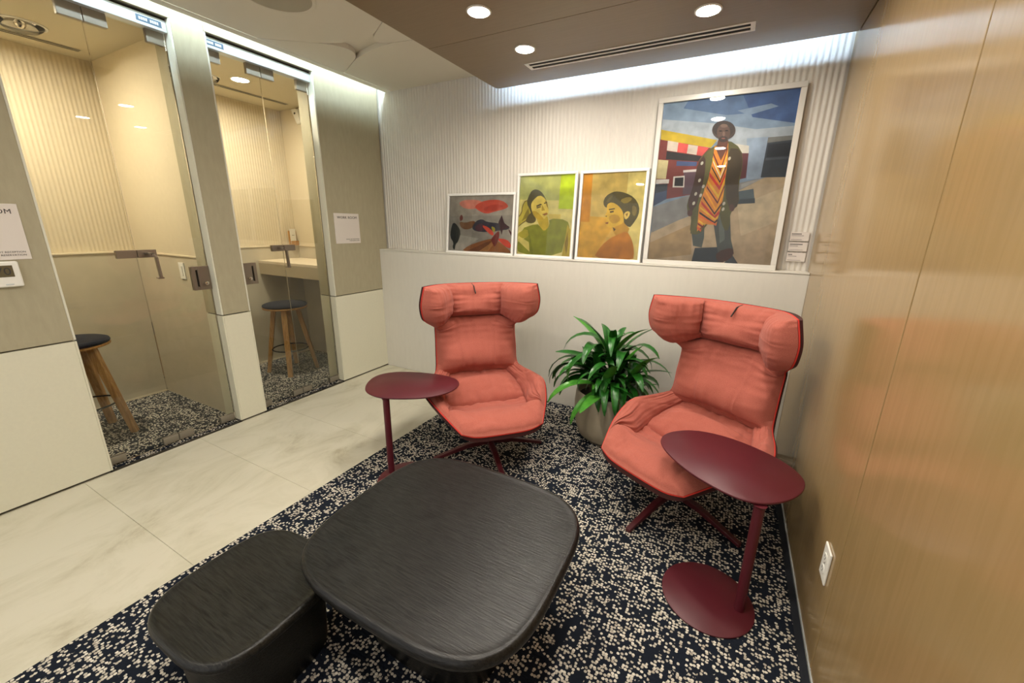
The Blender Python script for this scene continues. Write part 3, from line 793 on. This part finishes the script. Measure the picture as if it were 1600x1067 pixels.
P2 = [((192, 194, 112), None),
      ((226, 214, 132), [(600, 322), (870, 330), (865, 392), (968, 392), (942, 735), (575, 712)]),
      ((222, 200, 96), [(795, 425), (880, 430), (875, 470), (800, 460)]),
      ((196, 218, 22), [(885, 140), (995, 135), (966, 393), (864, 389)]),
      ((120, 104, 40), rnd([(612, 370), (640, 320), (674, 348), (690, 424), (664, 462), (604, 502), (570, 536), (570, 462), (609, 418)])),
      ((206, 188, 66), rnd([(618, 372), (640, 328), (668, 350), (684, 424), (660, 455), (602, 495), (576, 528), (576, 468), (615, 420)])),
      ((150, 134, 40), [(636, 420), (660, 380), (664, 440), (610, 478)]),
      ((84, 76, 34), rnd([(645, 345), (660, 298), (682, 258), (712, 248), (748, 266), (772, 304), (790, 350), (700, 350), (690, 460), (670, 400)])),
      ((98, 86, 38), rnd([(634, 476), (660, 430), (684, 410), (712, 456), (704, 486), (665, 494)])),
      ((210, 184, 60), [(705, 440), (790, 445), (802, 520), (765, 552), (738, 520)]),
      ((236, 212, 98), rnd([(688, 330), (735, 288), (778, 318), (798, 384), (792, 432), (762, 468), (716, 462), (686, 420), (674, 366)])),
      ((206, 172, 50), rnd([(688, 400), (720, 410), (760, 455), (765, 470), (712, 462), (684, 420)])),
      ((150, 122, 40), [(772, 330), (786, 338), (796, 392), (786, 372)]),
      ((190, 160, 56), [(752, 360), (772, 400), (748, 404)]),
      ((92, 80, 40), [(712, 366), (742, 352), (752, 358), (746, 364), (716, 376)]), ((92, 80, 40), [(764, 348), (784, 340), (786, 347), (768, 354)]),
      ((70, 62, 36), [(712, 380), (742, 370), (746, 376), (718, 386)]),
      ((170, 116, 56), [(752, 428), (784, 416), (792, 428), (768, 438)]),
      ((146, 150, 34), rnd([(715, 492), (742, 520), (765, 552), (802, 512), (800, 456), (925, 468), (944, 532), (905, 620), (880, 725), (590, 716), (570, 620), (652, 590), (600, 532)])),
      ((132, 136, 28), [(650, 520), (664, 620), (662, 700), (690, 715), (672, 600)]),
      ((196, 172, 46), [(926, 500), (946, 540), (942, 735), (884, 726), (906, 620)]), ((150, 126, 34), [(906, 640), (926, 560), (930, 640), (915, 720)]),
      ((182, 170, 50), rnd([(574, 570), (650, 522), (662, 592), (576, 604)])),
      ((232, 216, 118), [(590, 580), (660, 626), (664, 694), (580, 610)])]
picture('green portrait of a person leaning the head on a hand, narrow white frame', 1.478, 1.977, 1.836,
        [(607, 157), (988, 142), (942, 730), (578, 708)], P2, .019, M['offwhite'])

P3 = [((226, 184, 78), None),
      ((214, 186, 98), [(1118, 130), (1372, 120), (1345, 520), (1098, 440)]),
      ((236, 218, 130), [(1372, 118), (1505, 110), (1442, 755), (1360, 755), (1340, 500)]),
      ((216, 148, 18), [(1050, 130), (1119, 130), (1096, 480), (1026, 478)]),
      ((226, 176, 52), [(1020, 480), (1096, 480), (1098, 438), (1300, 450), (1180, 650), (1125, 745), (1005, 740)]),
      ((206, 156, 40), [(1260, 505), (1342, 478), (1380, 525), (1364, 566), (1290, 584), (1264, 548)]),
      ((94, 84, 36), rnd([(1190, 345), (1210, 292), (1262, 262), (1298, 258), (1350, 268), (1412, 300), (1450, 362), (1444, 430), (1404, 492), (1380, 520), (1336, 480), (1320, 400), (1250, 350), (1215, 382)])),
      ((230, 188, 54), rnd([(1218, 352), (1256, 334), (1302, 360), (1332, 400), (1338, 440), (1342, 482), (1290, 508), (1258, 520), (1222, 512), (1208, 490), (1222, 462), (1202, 440), (1224, 395)])),
      ((206, 160, 44), rnd([(1234, 432), (1292, 420), (1324, 462), (1272, 494), (1238, 474)])),
      ((236, 204, 98), rnd([(1336, 424), (1360, 398), (1386, 404), (1376, 442), (1350, 464)])), ((150, 112, 40), [(1352, 420), (1370, 412), (1362, 440)]),
      ((70, 60, 30), [(1232, 386), (1274, 378), (1277, 386), (1236, 394)]), ((80, 66, 34), [(1240, 402), (1268, 396), (1268, 408), (1243, 413)]),
      ((120, 92, 40), [(1206, 436), (1222, 432), (1218, 444)]), ((160, 96, 40), [(1210, 482), (1232, 478), (1228, 492), (1212, 492)]),
      ((154, 134, 58), rnd([(1306, 322), (1372, 294), (1404, 312), (1350, 352)])), ((134, 116, 50), rnd([(1400, 350), (1436, 380), (1420, 440), (1396, 420)])),
      ((112, 98, 42), [(1215, 330), (1250, 288), (1262, 292), (1230, 340)]),
      ((92, 74, 28), [(1262, 515), (1285, 530), (1270, 545)]),
      ((208, 134, 18), rnd([(1362, 540), (1398, 600), (1416, 680), (1408, 760), (1120, 748), (1180, 650), (1250, 590), (1300, 568)]))]
picture('orange profile portrait of a short haired person, narrow white frame', 1.999, 2.487, 1.833,
        [(1055, 135), (1500, 115), (1440, 750), (1010, 735)], P3, .019, M['offwhite'])

P4 = [((128, 150, 172), None),
      ((88, 116, 152), [(300, 100), (890, 50), (870, 180), (480, 215), (250, 180)]), ((62, 92, 140), [(560, 80), (890, 50), (845, 255), (620, 225)]),
      ((124, 146, 170), [(540, 190), (720, 150), (760, 165), (600, 215)]),
      ((168, 178, 186), [(140, 240), (420, 260), (640, 290), (845, 270), (835, 360), (640, 560), (430, 360), (132, 302)]),
      ((150, 168, 188), [(590, 340), (710, 330), (665, 555), (590, 560)]),
      ((190, 170, 138), [(60, 1000), (85, 840), (280, 760), (540, 590), (680, 550), (808, 540), (720, 1020)]),
      ((200, 184, 152), [(540, 700), (790, 600), (760, 780), (560, 860)]), ((176, 150, 108), [(80, 900), (300, 800), (300, 960), (72, 990)]),
      ((142, 142, 140), [(92, 712), (290, 645), (540, 582), (682, 550), (400, 700), (280, 757), (86, 848)]),
      ((164, 164, 162), [(560, 585), (690, 548), (560, 610)]),
      ((122, 54, 48), [(128, 346), (445, 402), (390, 610), (290, 645), (165, 668), (105, 560)]),
      ((196, 170, 40), [(132, 296), (432, 350), (398, 392), (130, 350)]),
      ((206, 194, 180), [(168, 355), (225, 365), (218, 416), (163, 408)]), ((218, 84, 78), [(225, 365), (278, 375), (270, 423), (218, 416)]),
      ((206, 194, 180), [(278, 375), (330, 383), (322, 431), (270, 423)]), ((218, 84, 78), [(330, 383), (388, 392), (352, 436), (322, 431)]),
      ((34, 32, 34), [(163, 412), (348, 438), (332, 466), (158, 456)]), ((64, 82, 122), [(217, 465), (326, 469), (322, 491), (214, 491)]),
      ((208, 196, 146), [(118, 458), (172, 462), (160, 561), (106, 561)]), ((224, 220, 214), [(106, 565), (178, 563), (175, 585), (104, 588)]),
      ((98, 74, 84), [(255, 522), (332, 514), (322, 640), (250, 645)]), ((204, 196, 190), [(252, 514), (336, 506), (334, 520), (252, 526)]),
      ((218, 212, 202), [(200, 548), (260, 543), (258, 606), (196, 606)]), ((44, 44, 48), [(208, 555), (254, 552), (252, 599), (205, 599)]),
      ((48, 58, 68), [(103, 591), (170, 587), (164, 668), (92, 708)]), ((60, 76, 104), [(104, 640), (166, 622), (164, 668), (92, 706)]),
      ((202, 198, 184), [(498, 365), (602, 380), (600, 422), (545, 420)]), ((98, 50, 56), [(540, 420), (600, 420), (586, 552), (536, 564)]),
      ((58, 68, 78), [(704, 336), (836, 324), (800, 546), (664, 549)]), ((118, 120, 116), [(704, 334), (836, 322), (832, 346), (698, 364)]),
      ((40, 48, 58), [(706, 372), (828, 360), (818, 430), (694, 442)]), ((76, 86, 96), [(690, 446), (816, 436), (814, 448), (688, 458)]),
      ((76, 92, 98), [(538, 626), (626, 610), (634, 686), (538, 692)]), ((54, 66, 72), [(540, 668), (634, 660), (634, 686), (540, 692)]),
      ((48, 58, 64), [(318, 926), (445, 920), (470, 1000), (300, 998)]), ((66, 72, 76), [(512, 955), (548, 1010), (470, 1006)]),
      ((80, 90, 84), [(300, 850), (368, 800), (366, 870), (354, 924), (308, 914)]),
      ((76, 82, 76), [(416, 800), (436, 700), (500, 690), (508, 880), (522, 938), (442, 968)]), ((100, 108, 100), [(440, 740), (468, 720), (476, 880), (448, 900)]),
      ((90, 88, 44), rnd([(418, 382), (490, 346), (562, 396), (570, 480), (546, 600), (552, 692), (504, 730), (500, 826), (470, 836), (440, 720), (380, 806), (340, 856), (288, 852), (300, 762), (278, 742), (272, 690), (310, 600), (330, 470), (366, 420)])),
      ((70, 46, 34), rnd([(330, 470), (372, 424), (366, 560), (310, 745), (272, 700), (306, 600)])),
      ((68, 56, 34), rnd([(486, 392), (560, 398), (568, 480), (542, 580), (552, 695), (504, 732), (474, 640)])),
      ((96, 94, 48), [(376, 424), (412, 392), (404, 470), (372, 600), (340, 740), (318, 850), (292, 850), (330, 690), (368, 540)]),
      ((222, 140, 44), [(418, 384), (492, 368), (488, 470), (476, 560), (466, 660), (430, 804), (366, 800), (328, 840), (338, 700), (386, 560), (408, 460)]),
      ((104, 62, 46), [(436, 352), (492, 352), (484, 400), (452, 462), (428, 404)])]
strp = [((110, 32, 28), (412, 430), (450, 520), (488, 400), 14), ((232, 196, 60), (408, 458), (452, 548), (484, 440), 14), ((236, 228, 206), (412, 470), (450, 555), (482, 470), 8), ((40, 30, 26), (404, 500), (448, 580), (480, 500), 10),
        ((206, 56, 44), (392, 540), (446, 615), (476, 540), 18), ((232, 186, 44), (384, 580), (440, 660), (474, 570), 16), ((98, 36, 30), (378, 605), (436, 690), (472, 600), 10), ((240, 170, 40), (366, 620), (428, 730), (468, 640), 14),
        ((60, 34, 28), (360, 660), (420, 748), (462, 690), 10), ((196, 60, 40), (350, 690), (420, 770), (446, 740), 14), ((238, 190, 50), (344, 716), (424, 778), (440, 760), 9), ((52, 32, 26), (340, 742), (420, 796), (436, 780), 9),
        ((226, 110, 50), (338, 758), (428, 806), (432, 800), 8), ((232, 190, 56), (336, 784), (366, 806), (372, 800), 8), ((120, 32, 28), (332, 800), (358, 818), (366, 806), 8), ((226, 96, 44), (328, 820), (348, 838), (352, 826), 9)]
for col, a, b, c, w_ in strp:
    P4.append((col, [(a[0], a[1] - w_), (b[0], b[1] - w_), (c[0], c[1] - w_), (c[0], c[1] + w_ * .3), (b[0], b[1] + w_ * .3), (a[0], a[1] + w_ * .3)]))
P4 += [((74, 62, 58), ell(467, 298, 63, 52)), ((58, 48, 46), ell(467, 290, 60, 44)), ((92, 70, 60), ell(466, 310, 36, 46)), ((60, 48, 44), ell(464, 346, 26, 16)),
       ((40, 32, 30), ell(450, 302, 9, 4, 10)), ((40, 32, 30), ell(482, 300, 9, 4, 10)), ((120, 94, 80), ell(467, 318, 7, 14, 10)), ((130, 78, 66), ell(465, 342, 11, 4, 10)), ((116, 92, 78), ell(468, 274, 20, 10, 12)),
       ((92, 60, 48), ell(290, 742, 14, 18, 12)), ((92, 60, 48), ell(512, 712, 14, 20, 12)),
       ((78, 46, 30), rnd([(432, 946), (516, 918), (526, 962), (472, 1002), (428, 988)]))]
for x, y in ((352, 476), (340, 568), (320, 640), (310, 690), (360, 600), (346, 648), (498, 450), (470, 690), (466, 720)):
    P4.append(((196, 190, 170), ell(x, y, 7, 11, 8, .5)))
picture('tall painting of a person in a striped tunic and long coat, silver frame', 2.507, 3.305, 2.245,
        [(145, 155), (880, 65), (715, 1012), (68, 987)], P4, .030, M['silver'], .022, .070)

# three caption cards on the ribs beside the tall painting
for i, (zc, what, ws) in enumerate(((1.402, 'topmost', (.05, .062, .055)), (1.341, 'middle', (.058, .042, .07)), (1.280, 'lowest', (.02, .044, .068)))):
    t = tag(empty('caption_card', (3.405, YB + .005, zc)), '%s of three small grey caption cards beside the tall painting' % what, 'caption card')
    MB().box(-.048, .048, -.012, 0, -.0265, .0265).build('card_board', M['paper'], t, bevel=.001, seg=1)
    mb = MB()
    x = -.042
    while x < -.042 + ws[0]:
        mb.box(x, x + .0055, -.0126, -.0121, .012, .018); x += .0072
    mb.box(-.042, -.042 + ws[1], -.0126, -.0121, .004, .0062).box(-.042, -.042 + ws[2], -.0126, -.0121, -.0195, -.0178)
    mb.build('caption_print', M['ink'], t)

# ================================================================ TABLES
def coffee_table(label, cx, cy, a, b, n, zt, th, ped, m, group):
    t = thing('coffee_table', label, 'coffee table', (cx, cy, .003), 0, group)
    o = superellipse(0, 0, a, b, n)
    prof = [(.030, zt - th), (.012, zt - th + .004), (.003, zt - th + .014), (0, zt - th * .5), (.002, zt - .014), (.007, zt - .006), (.014, zt - .0025), (.022, zt - .0045), (.04, zt - .006)]
    MB().layers([[(x, y, z - .003) for x, y in inset(o, d)] for d, z in prof]).build('table_top', m, t, smooth=50)
    s0, s1 = ped
    MB().layers([[(x * s, y * s, z) for x, y in o] for s, z in ((s0 * .98, .0), (s0, .006), ((s0 + s1) / 2, (zt - th) * .5), (s1, zt - th - .005))]).build('pedestal', m, t, smooth=50)
coffee_table('larger taller black stained oak coffee table with rounded square top', 2.297, -1.95, .43, .387, 3.6, .40, .05, (.58, .54), M['oakblack'], 'nested black coffee tables')
coffee_table('smaller lower black stained oak coffee table tucked under the larger one', 1.812, -2.374, .228, .228, 3.3, .30, .045, (.78, .84), M['oakblack2'], 'nested black coffee tables')

def side_table(label, outline, pole, base, z=.5):
    t = thing('side_table', label, 'side table', (pole[0], pole[1], .003), 0, 'burgundy side tables')
    o = [(x - pole[0], y - pole[1]) for x, y in smooth_closed(outline, 88, 3)]
    MB().layers([[(x, y, zz - .003) for x, y in inset(o, d)] for d, zz in ((.006, z - .012), (.0015, z - .009), (0, z - .006), (.0008, z - .002), (.003, z))]).build('table_top', M['burgundy'], t, smooth=50)
    MB().lathe([(.0185, .008), (.0185, z - .016)], 24).build('pole', M['burgundy'], t, smooth=True)
    MB().lathe([(.021, z - .0225), (.024, z - .0152)], 24).build('mounting_plate', M['burgundy'], t, smooth=50)
    MB().lathe([(.168, 0), (.170, .002), (.170, .006), (.166, .0085)], 64, (base[0] - pole[0], base[1] - pole[1], 0)).build('base_plate', M['burgundy'], t, smooth=50)
side_table('burgundy pebble shaped side table by the tan wall over the right armchair', [(2.878, -1.125), (2.884, -1.068), (2.922, -1.013), (2.997, -.956), (3.087, -.94), (3.184, -.953), (3.285, -.997), (3.358, -1.048), (3.407, -1.106), (3.43, -1.161), (3.427, -1.217), (3.403, -1.281), (3.357, -1.347), (3.299, -1.398), (3.25, -1.422), (3.186, -1.418), (3.108, -1.385), (3.021, -1.33), (2.942, -1.247), (2.895, -1.179)],
           (3.268, -1.402), (3.153, -1.40))
side_table('burgundy pebble shaped side table by the stone floor strip over the left armchair', [(1.258, -1.385), (1.194, -1.312), (1.146, -1.203), (1.175, -1.11), (1.256, -1.045), (1.372, -1.0), (1.485, -.973), (1.582, -.971), (1.646, -.994), (1.684, -1.031), (1.709, -1.09), (1.708, -1.178), (1.663, -1.269), (1.597, -1.33), (1.521, -1.376), (1.426, -1.421), (1.345, -1.419), (1.286, -1.403)],
           (1.434, -1.392), (1.56, -1.39))

# ================================================================ ARMCHAIRS
# rows of the shell from the seat front to the head: centre, middle and edge point of the right half
ROWS = [((0, -.415, .312), (.15, -.41, .314), (.235, -.395, .335)),
        ((0, -.20, .285), (.20, -.20, .295), (.330, -.20, .400)),
        ((0, .00, .290), (.23, .00, .305), (.390, .00, .440)),
        ((0, .23, .335), (.22, .20, .365), (.350, .13, .455)),
        ((0, .325, .475), (.150, .312, .475), (.286, .243, .485)),
        ((0, .345, .610), (.148, .332, .610), (.278, .27, .615)),
        ((0, .362, .735), (.148, .350, .735), (.276, .292, .740)),
        ((0, .375, .810), (.160, .355, .810), (.285, .265, .778)),
        ((0, .385, .865), (.21, .34, .865), (.360, .115, .862)),
        ((0, .390, .960), (.21, .335, .960), (.378, .085, .960)),
        ((0, .385, 1.045), (.205, .335, 1.050), (.356, .085, 1.070))]
COLS = [[Vector(r[k]) for r in ROWS] for k in (2, 1, 0)]
def _herm(P, t, k=.42):
    n = len(P) - 1; i = min(n - 1, max(0, int(t))); f = t - i
    a = P[max(0, i - 1)]; b = P[i]; c = P[i + 1]; d = P[min(n, i + 2)]
    m0 = (c - a) * k; m1 = (d - b) * k
    return b * (2 * f ** 3 - 3 * f * f + 1) + m0 * (f ** 3 - 2 * f * f + f) + c * (-2 * f ** 3 + 3 * f * f) + m1 * (f ** 3 - f * f)
def shell_pt(u, v):
    e, m_, c = (_herm(q, v) for q in COLS)
    fl = lambda p: Vector((-p.x, p.y, p.z))
    row = [fl(e), fl(m_), c, m_, e]
    return _herm(row, (u + 1) * 2, .46)
def shell_n(u, v):
    h = .02; vm, vM = max(0, v - h * 5), min(10, v + h * 5); um, uM = max(-1, u - h), min(1, u + h)
    return (shell_pt(uM, v) - shell_pt(um, v)).cross(shell_pt(u, vM) - shell_pt(u, vm)).normalized()
def ulim(v):
    if v <= .55: return 1.0
    if v >= 1.5: return .62
    f = (v - .55) / .95; f = f * f * (3 - 2 * f); return 1 - .38 * f
def cushion(name, uf0, uf1, v0, v1, h, parent, seed, nu=36, nv=36, ex=3.0, wr=.006, back=.002, droop=0., fa=.75):
    top, bot = [], []
    for j in range(nv + 1):
        t = j / nv; v = v0 + (v1 - v0) * t
        for i in range(nu + 1):
            s = i / nu; u = uf0(v) + (uf1(v) - uf0(v)) * s
            P = shell_pt(u, v); N = shell_n(u, v)
            ps = max(0, 1 - abs(2 * s - 1) ** ex) ** .42; pt = max(0, 1 - abs(2 * t - 1) ** ex) ** .42
            hh = h(s, t) if callable(h) else h
            p = ps * pt
            # gathers run in from the seams and die out towards the middle
            es = min(s, 1 - s); et = min(t, 1 - t)
            g = 1.5 * (math.exp(-es * 5) * noise.noise(Vector((seed, t * 15, es * 2))) + math.exp(-et * 5) * noise.noise(Vector((s * 14, seed + 5, et * 2))))
            g += .8 * noise.noise(Vector((s * 2.4 + seed, t * 3.2, seed * .7)))
            # soft folds that start at the seams
            for q in (0, 1):
                w_ = noise.noise(Vector((seed * 3 + q * 7, s * 1.3 + (t if q else -t) * 2.6, (s - t) * .8)))
                f = max(0, 1 - abs(w_) * 4.5); f = f * f * (3 - 2 * f)
                g -= fa * f * math.exp(-min(es, et) * 2.2)
            dz = Vector((0, 0, -droop * p * math.exp(-(t / .3) ** 2)))
            top.append(P + dz + N * (back + hh * p + wr * g * min(1, p * 1.6)))
            bot.append(P + N * back)
    n = nu + 1; T = len(top); fs = []
    for j in range(nv):
        for i in range(nu):
            a = j * n + i; fs.append((a, a + 1, a + n + 1, a + n)); fs.append((T + a + n, T + a + n + 1, T + a + 1, T + a))
    for i in range(nu):
        a = i; fs.append((T + a, T + a + 1, a + 1, a)); a = nv * n + i; fs.append((a, a + 1, T + a + 1, T + a))
    for j in range(nv):
        a = j * n; fs.append((a, a + n, T + a + n, T + a)); a = j * n + nu; fs.append((T + a, T + a + n, a + n, a))
    mb = MB(); mb.add(top + bot, fs)
    o = mb.build(name, M['coral'], parent, smooth=80)
    return o

def make_chair(label):
    t = thing('armchair', label, 'armchair', (0, 0, .003), 0, 'coral wing armchairs')
    # shell
    nu, nv = 28, 60; ins, out = [], []
    for j in range(nv + 1):
        for i in range(nu + 1):
            u, v = -1 + 2 * i / nu, 10 * j / nv
            P, N = shell_pt(u, v), shell_n(u, v); ins.append(P); out.append(P - N * (.03 - .012 * abs(u) ** 6))
    n = nu + 1; T = len(ins); fs = []
    for j in range(nv):
        for i in range(nu):
            a = j * n + i; fs.append((a, a + 1, a + n + 1, a + n)); fs.append((T + a + n, T + a + n + 1, T + a + 1, T + a))
    for i in range(nu):
        fs.append((T + i, T + i + 1, i + 1, i)); a = nv * n + i; fs.append((a, a + 1, T + a + 1, T + a))
    for j in range(nv):
        a = j * n; fs.append((a, a + n, T + a + n, T + a)); a = j * n + nu; fs.append((T + a, T + a + n, a + n, a))
    mb = MB(); mb.add(ins + out, fs); sh = mb.build('shell', M['shell'], t, smooth=60)
    prm = [(1, 10 * k / 80) for k in range(81)] + [(1 - 2 * k / 24, 10) for k in range(1, 24)] \
        + [(-1, 10 - 10 * k / 80) for k in range(81)] + [(-1 + 2 * k / 24, 0) for k in range(1, 24)]
    path = [shell_pt(u, v) - shell_n(u, v) * .003 for u, v in prm]
    MB().tube(path, .0036, 6, True).build('piping', M['piping'], t, smooth=True)
    c = lambda x: (lambda v: x)
    E = 1.008
    cushion('seat_cushion', lambda v: -ulim(v) * E, lambda v: ulim(v) * E, -.05, 2.1, lambda s, t: .050 + .040 * math.exp(-((t - .32) / .3) ** 2), t, 1.3, 56, 48, ex=3.0, wr=.013, fa=.4)
    cushion('lumbar_cushion', c(-.64), c(.64), 2.02, 3.72, lambda s, t: .085 + .045 * math.exp(-((t - .42) / .3) ** 2), t, 2.1, 52, 40, ex=2.5, wr=.014, fa=.4)
    cushion('back_cushion', c(-E), c(E), 3.62, 7.3, lambda s, t: .078 + .080 * math.exp(-((t - .24) / .24) ** 2), t, 3.7, 64, 64, ex=2.7, wr=.015, droop=.038, fa=.12)
    cushion('headrest_cushion', c(-.57), c(.57), 7.25, 10.06, lambda s, t: .10 + .035 * math.exp(-((t - .35) / .3) ** 2), t, 4.9, 52, 44, ex=2.6, wr=.014, droop=.018, fa=.15)
    for s in (1, -1):
        lo = (lambda v: ulim(v) - .03) if s > 0 else (lambda v: -E)
        hi = (lambda v: E) if s > 0 else (lambda v: -ulim(v) + .03)
        cushion('arm_cushion', lo, hi, .60, 4.2, .056, t, 6.1 + s, 40, 52, ex=2.4, wr=.013, fa=.5)
        lo, hi = (c(.50), c(E)) if s > 0 else (c(-E), c(-.50))
        cushion('wing_cushion', lo, hi, 7.35, 10.06, .118, t, 8.3 + s, 48, 48, ex=2.6, wr=.011, droop=.012, fa=.1)
    p = shell_pt(-.06, 10) ; nrm = shell_n(-.06, 9.4)
    a = shell_pt(-.03, 9.98) + nrm * .012; b = shell_pt(-.03, 9.9) + nrm * .075; d = shell_pt(-.03, 9.45) + nrm * .125
    MB().tube([a, b, d], .004, 6).build('zip_pull', M['black'], t)
    # swivel base
    BY = -.07
    MB().lathe([(.036, .085), (.036, .105), (.024, .115), (.024, .246), (.11, .252), (.11, .262)], 28, (0, BY, 0)).build('column', M['burgundy_leg'], t, smooth=40)
    for k in range(4):
        ca, sa = math.cos(R(90 * k)), math.sin(R(90 * k))
        mb = MB(); rings = []
        for r, z, hw, hh in ((.01, .083, .017, .017), (.15, .068, .016, .014), (.362, .0095, .013, .0095)):
            rings.append([(ca * r - sa * i * hw, BY + sa * r + ca * i * hw, z + j * hh) for i, j in ((-1, -1), (1, -1), (1, 1), (-1, 1))])
        mb.layers(rings).build('leg', M['burgundy_leg'], t, bevel=.003)
    return t

def copy_tree(o, parent=None):
    c = o.copy(); C.objects.link(c)
    if parent: c.parent = parent
    for ch in list(o.children): copy_tree(ch, c)
    return c
ch1 = make_chair('coral wing armchair left of the potted plant, facing right')
ch2 = copy_tree(ch1)
ch1.location = (1.769, -.859, .003); ch1.rotation_euler = (0, 0, R(46))
tag(ch2, 'coral wing armchair right of the potted plant beside the tan wall', 'armchair', 'coral wing armchairs')
ch2.location = (2.984, -.81, .003); ch2.rotation_euler = (0, 0, R(-27))

# ================================================================ PLANT
def leaf_mesh(name, L, wd, a0, a1, m, seed):
    n = 11; x = z = 0.; vs = []; fs = []
    rr = random.Random(seed); tw = rr.uniform(-.5, .5); side = rr.uniform(-.05, .05)
    for i in range(n):
        t = i / (n - 1); a = a0 + (a1 - a0) * t ** 1.15
        if i: x += math.cos(a) * L / (n - 1); z += math.sin(a) * L / (n - 1)
        w = wd * (.35 + .65 * min(1, t * 4)) * (max(0, 1 - ((t - .42) / .60) ** 2) ** .8 if t > .42 else 1)
        w = max(w, .0012); nx, nz = -math.sin(a), math.cos(a)
        tws = tw * t; cy, cz = math.cos(tws), math.sin(tws); y0 = side * t * t
        lift = w * .28
        for s in (-1, -.5, 0, .5, 1):
            off = s * w; up = lift * abs(s)
            vs.append((x + nx * (up + off * cz), y0 + off * cy, z + nz * (up + off * cz)))
    for i in range(n - 1):
        for k in range(4):
            a = i * 5 + k; fs.append((a, a + 1, a + 6, a + 5))
    me = bpy.data.meshes.new(name); me.from_pydata(vs, [], fs); me.materials.append(m)
    me.polygons.foreach_set('use_smooth', [True] * len(fs))
    return me
pl = thing('potted_plant', 'bushy green strap leaved plant in a round stone coloured pot', 'plant', (2.43, -.335, .003))
MB().lathe([(.12, 0), (.155, .004), (.187, .035), (.212, .10), (.225, .185), (.227, .265), (.221, .335), (.215, .356), (.208, .358), (.203, .345), (.205, .28)], 56, cap=False) \
    .build('pot', M['pot'], pl, smooth=60)
MB().lathe([(.204, .300), (.12, .312), (.01, .318)], 32).build('soil', M['soil'], pl, smooth=True)
rp = random.Random(21)
canes = [(0, 0, .30), (.06, .05, .22), (-.07, .04, .22), (.05, -.07, .17), (-.06, -.06, .17), (.11, -.01, .14), (-.11, -.01, .14), (.0, -.1, .10)]
for x, y, h in canes:
    MB().tube([(x, y, .295), (x * 1.15, y * 1.1, .31 + h * .5), (x * 1.3, y * 1.2, .31 + h)], [.012, .011, .009], 8).build('cane', M['cane'], pl, smooth=True)
variants = []
for k in range(12):
    L = .31 + .034 * (k % 6); a0 = R(80 - 9 * (k % 5)); a1 = R([-10, -55, -75, 10, -65, -85][k % 6])
    variants.append((leaf_mesh('leaf', L, .030 + .004 * (k % 4), a0, a1, M['leaf2'] if k in (4, 9) else M['leaf'], k), L))
cnt = 0
for ci, (x, y, h) in enumerate(canes):
    nl = 16 if ci < 3 else 12
    for k in range(nl):
        me, L = variants[rp.randrange(12)]
        f = k / (nl - 1); zz = .31 + h * (.35 + .65 * f)
        az = k * 2.399 + ci * 1.3 + rp.uniform(-.3, .3)
        if ci >= 3 and rp.random() < .75:
            az = math.atan2(y, x) + rp.uniform(-1.1, 1.1)
        sc = rp.uniform(.85, 1.15) * (.95 if f < .85 else .8)
        dy = math.sin(az)
        if math.cos(az + R(54)) > .8 and f < .8: sc *= .72
        tilt = (f - .45) * R(45) + rp.uniform(-.12, .12)       # lower leaves hang, upper ones stand
        if dy > .2: sc *= .72; tilt += R(18) * dy
        o = link('leaf', me, pl, (x * (1 + .3 * f), y * (1 + .2 * f), zz), (0, -tilt, az)); o.scale = (sc, sc, sc); cnt += 1
for k in range(7):                                             # upright spears at the top
    me, L = variants[(3, 0, 6, 9, 3, 0, 9)[k]]
    az = k * .9 + .3
    o = link('leaf', me, pl, (.03 * math.cos(az), .02 * math.sin(az), .56 + .01 * k), (0, -R(14 + 4 * (k % 3)), az)); o.scale = (.9, .9, .9)
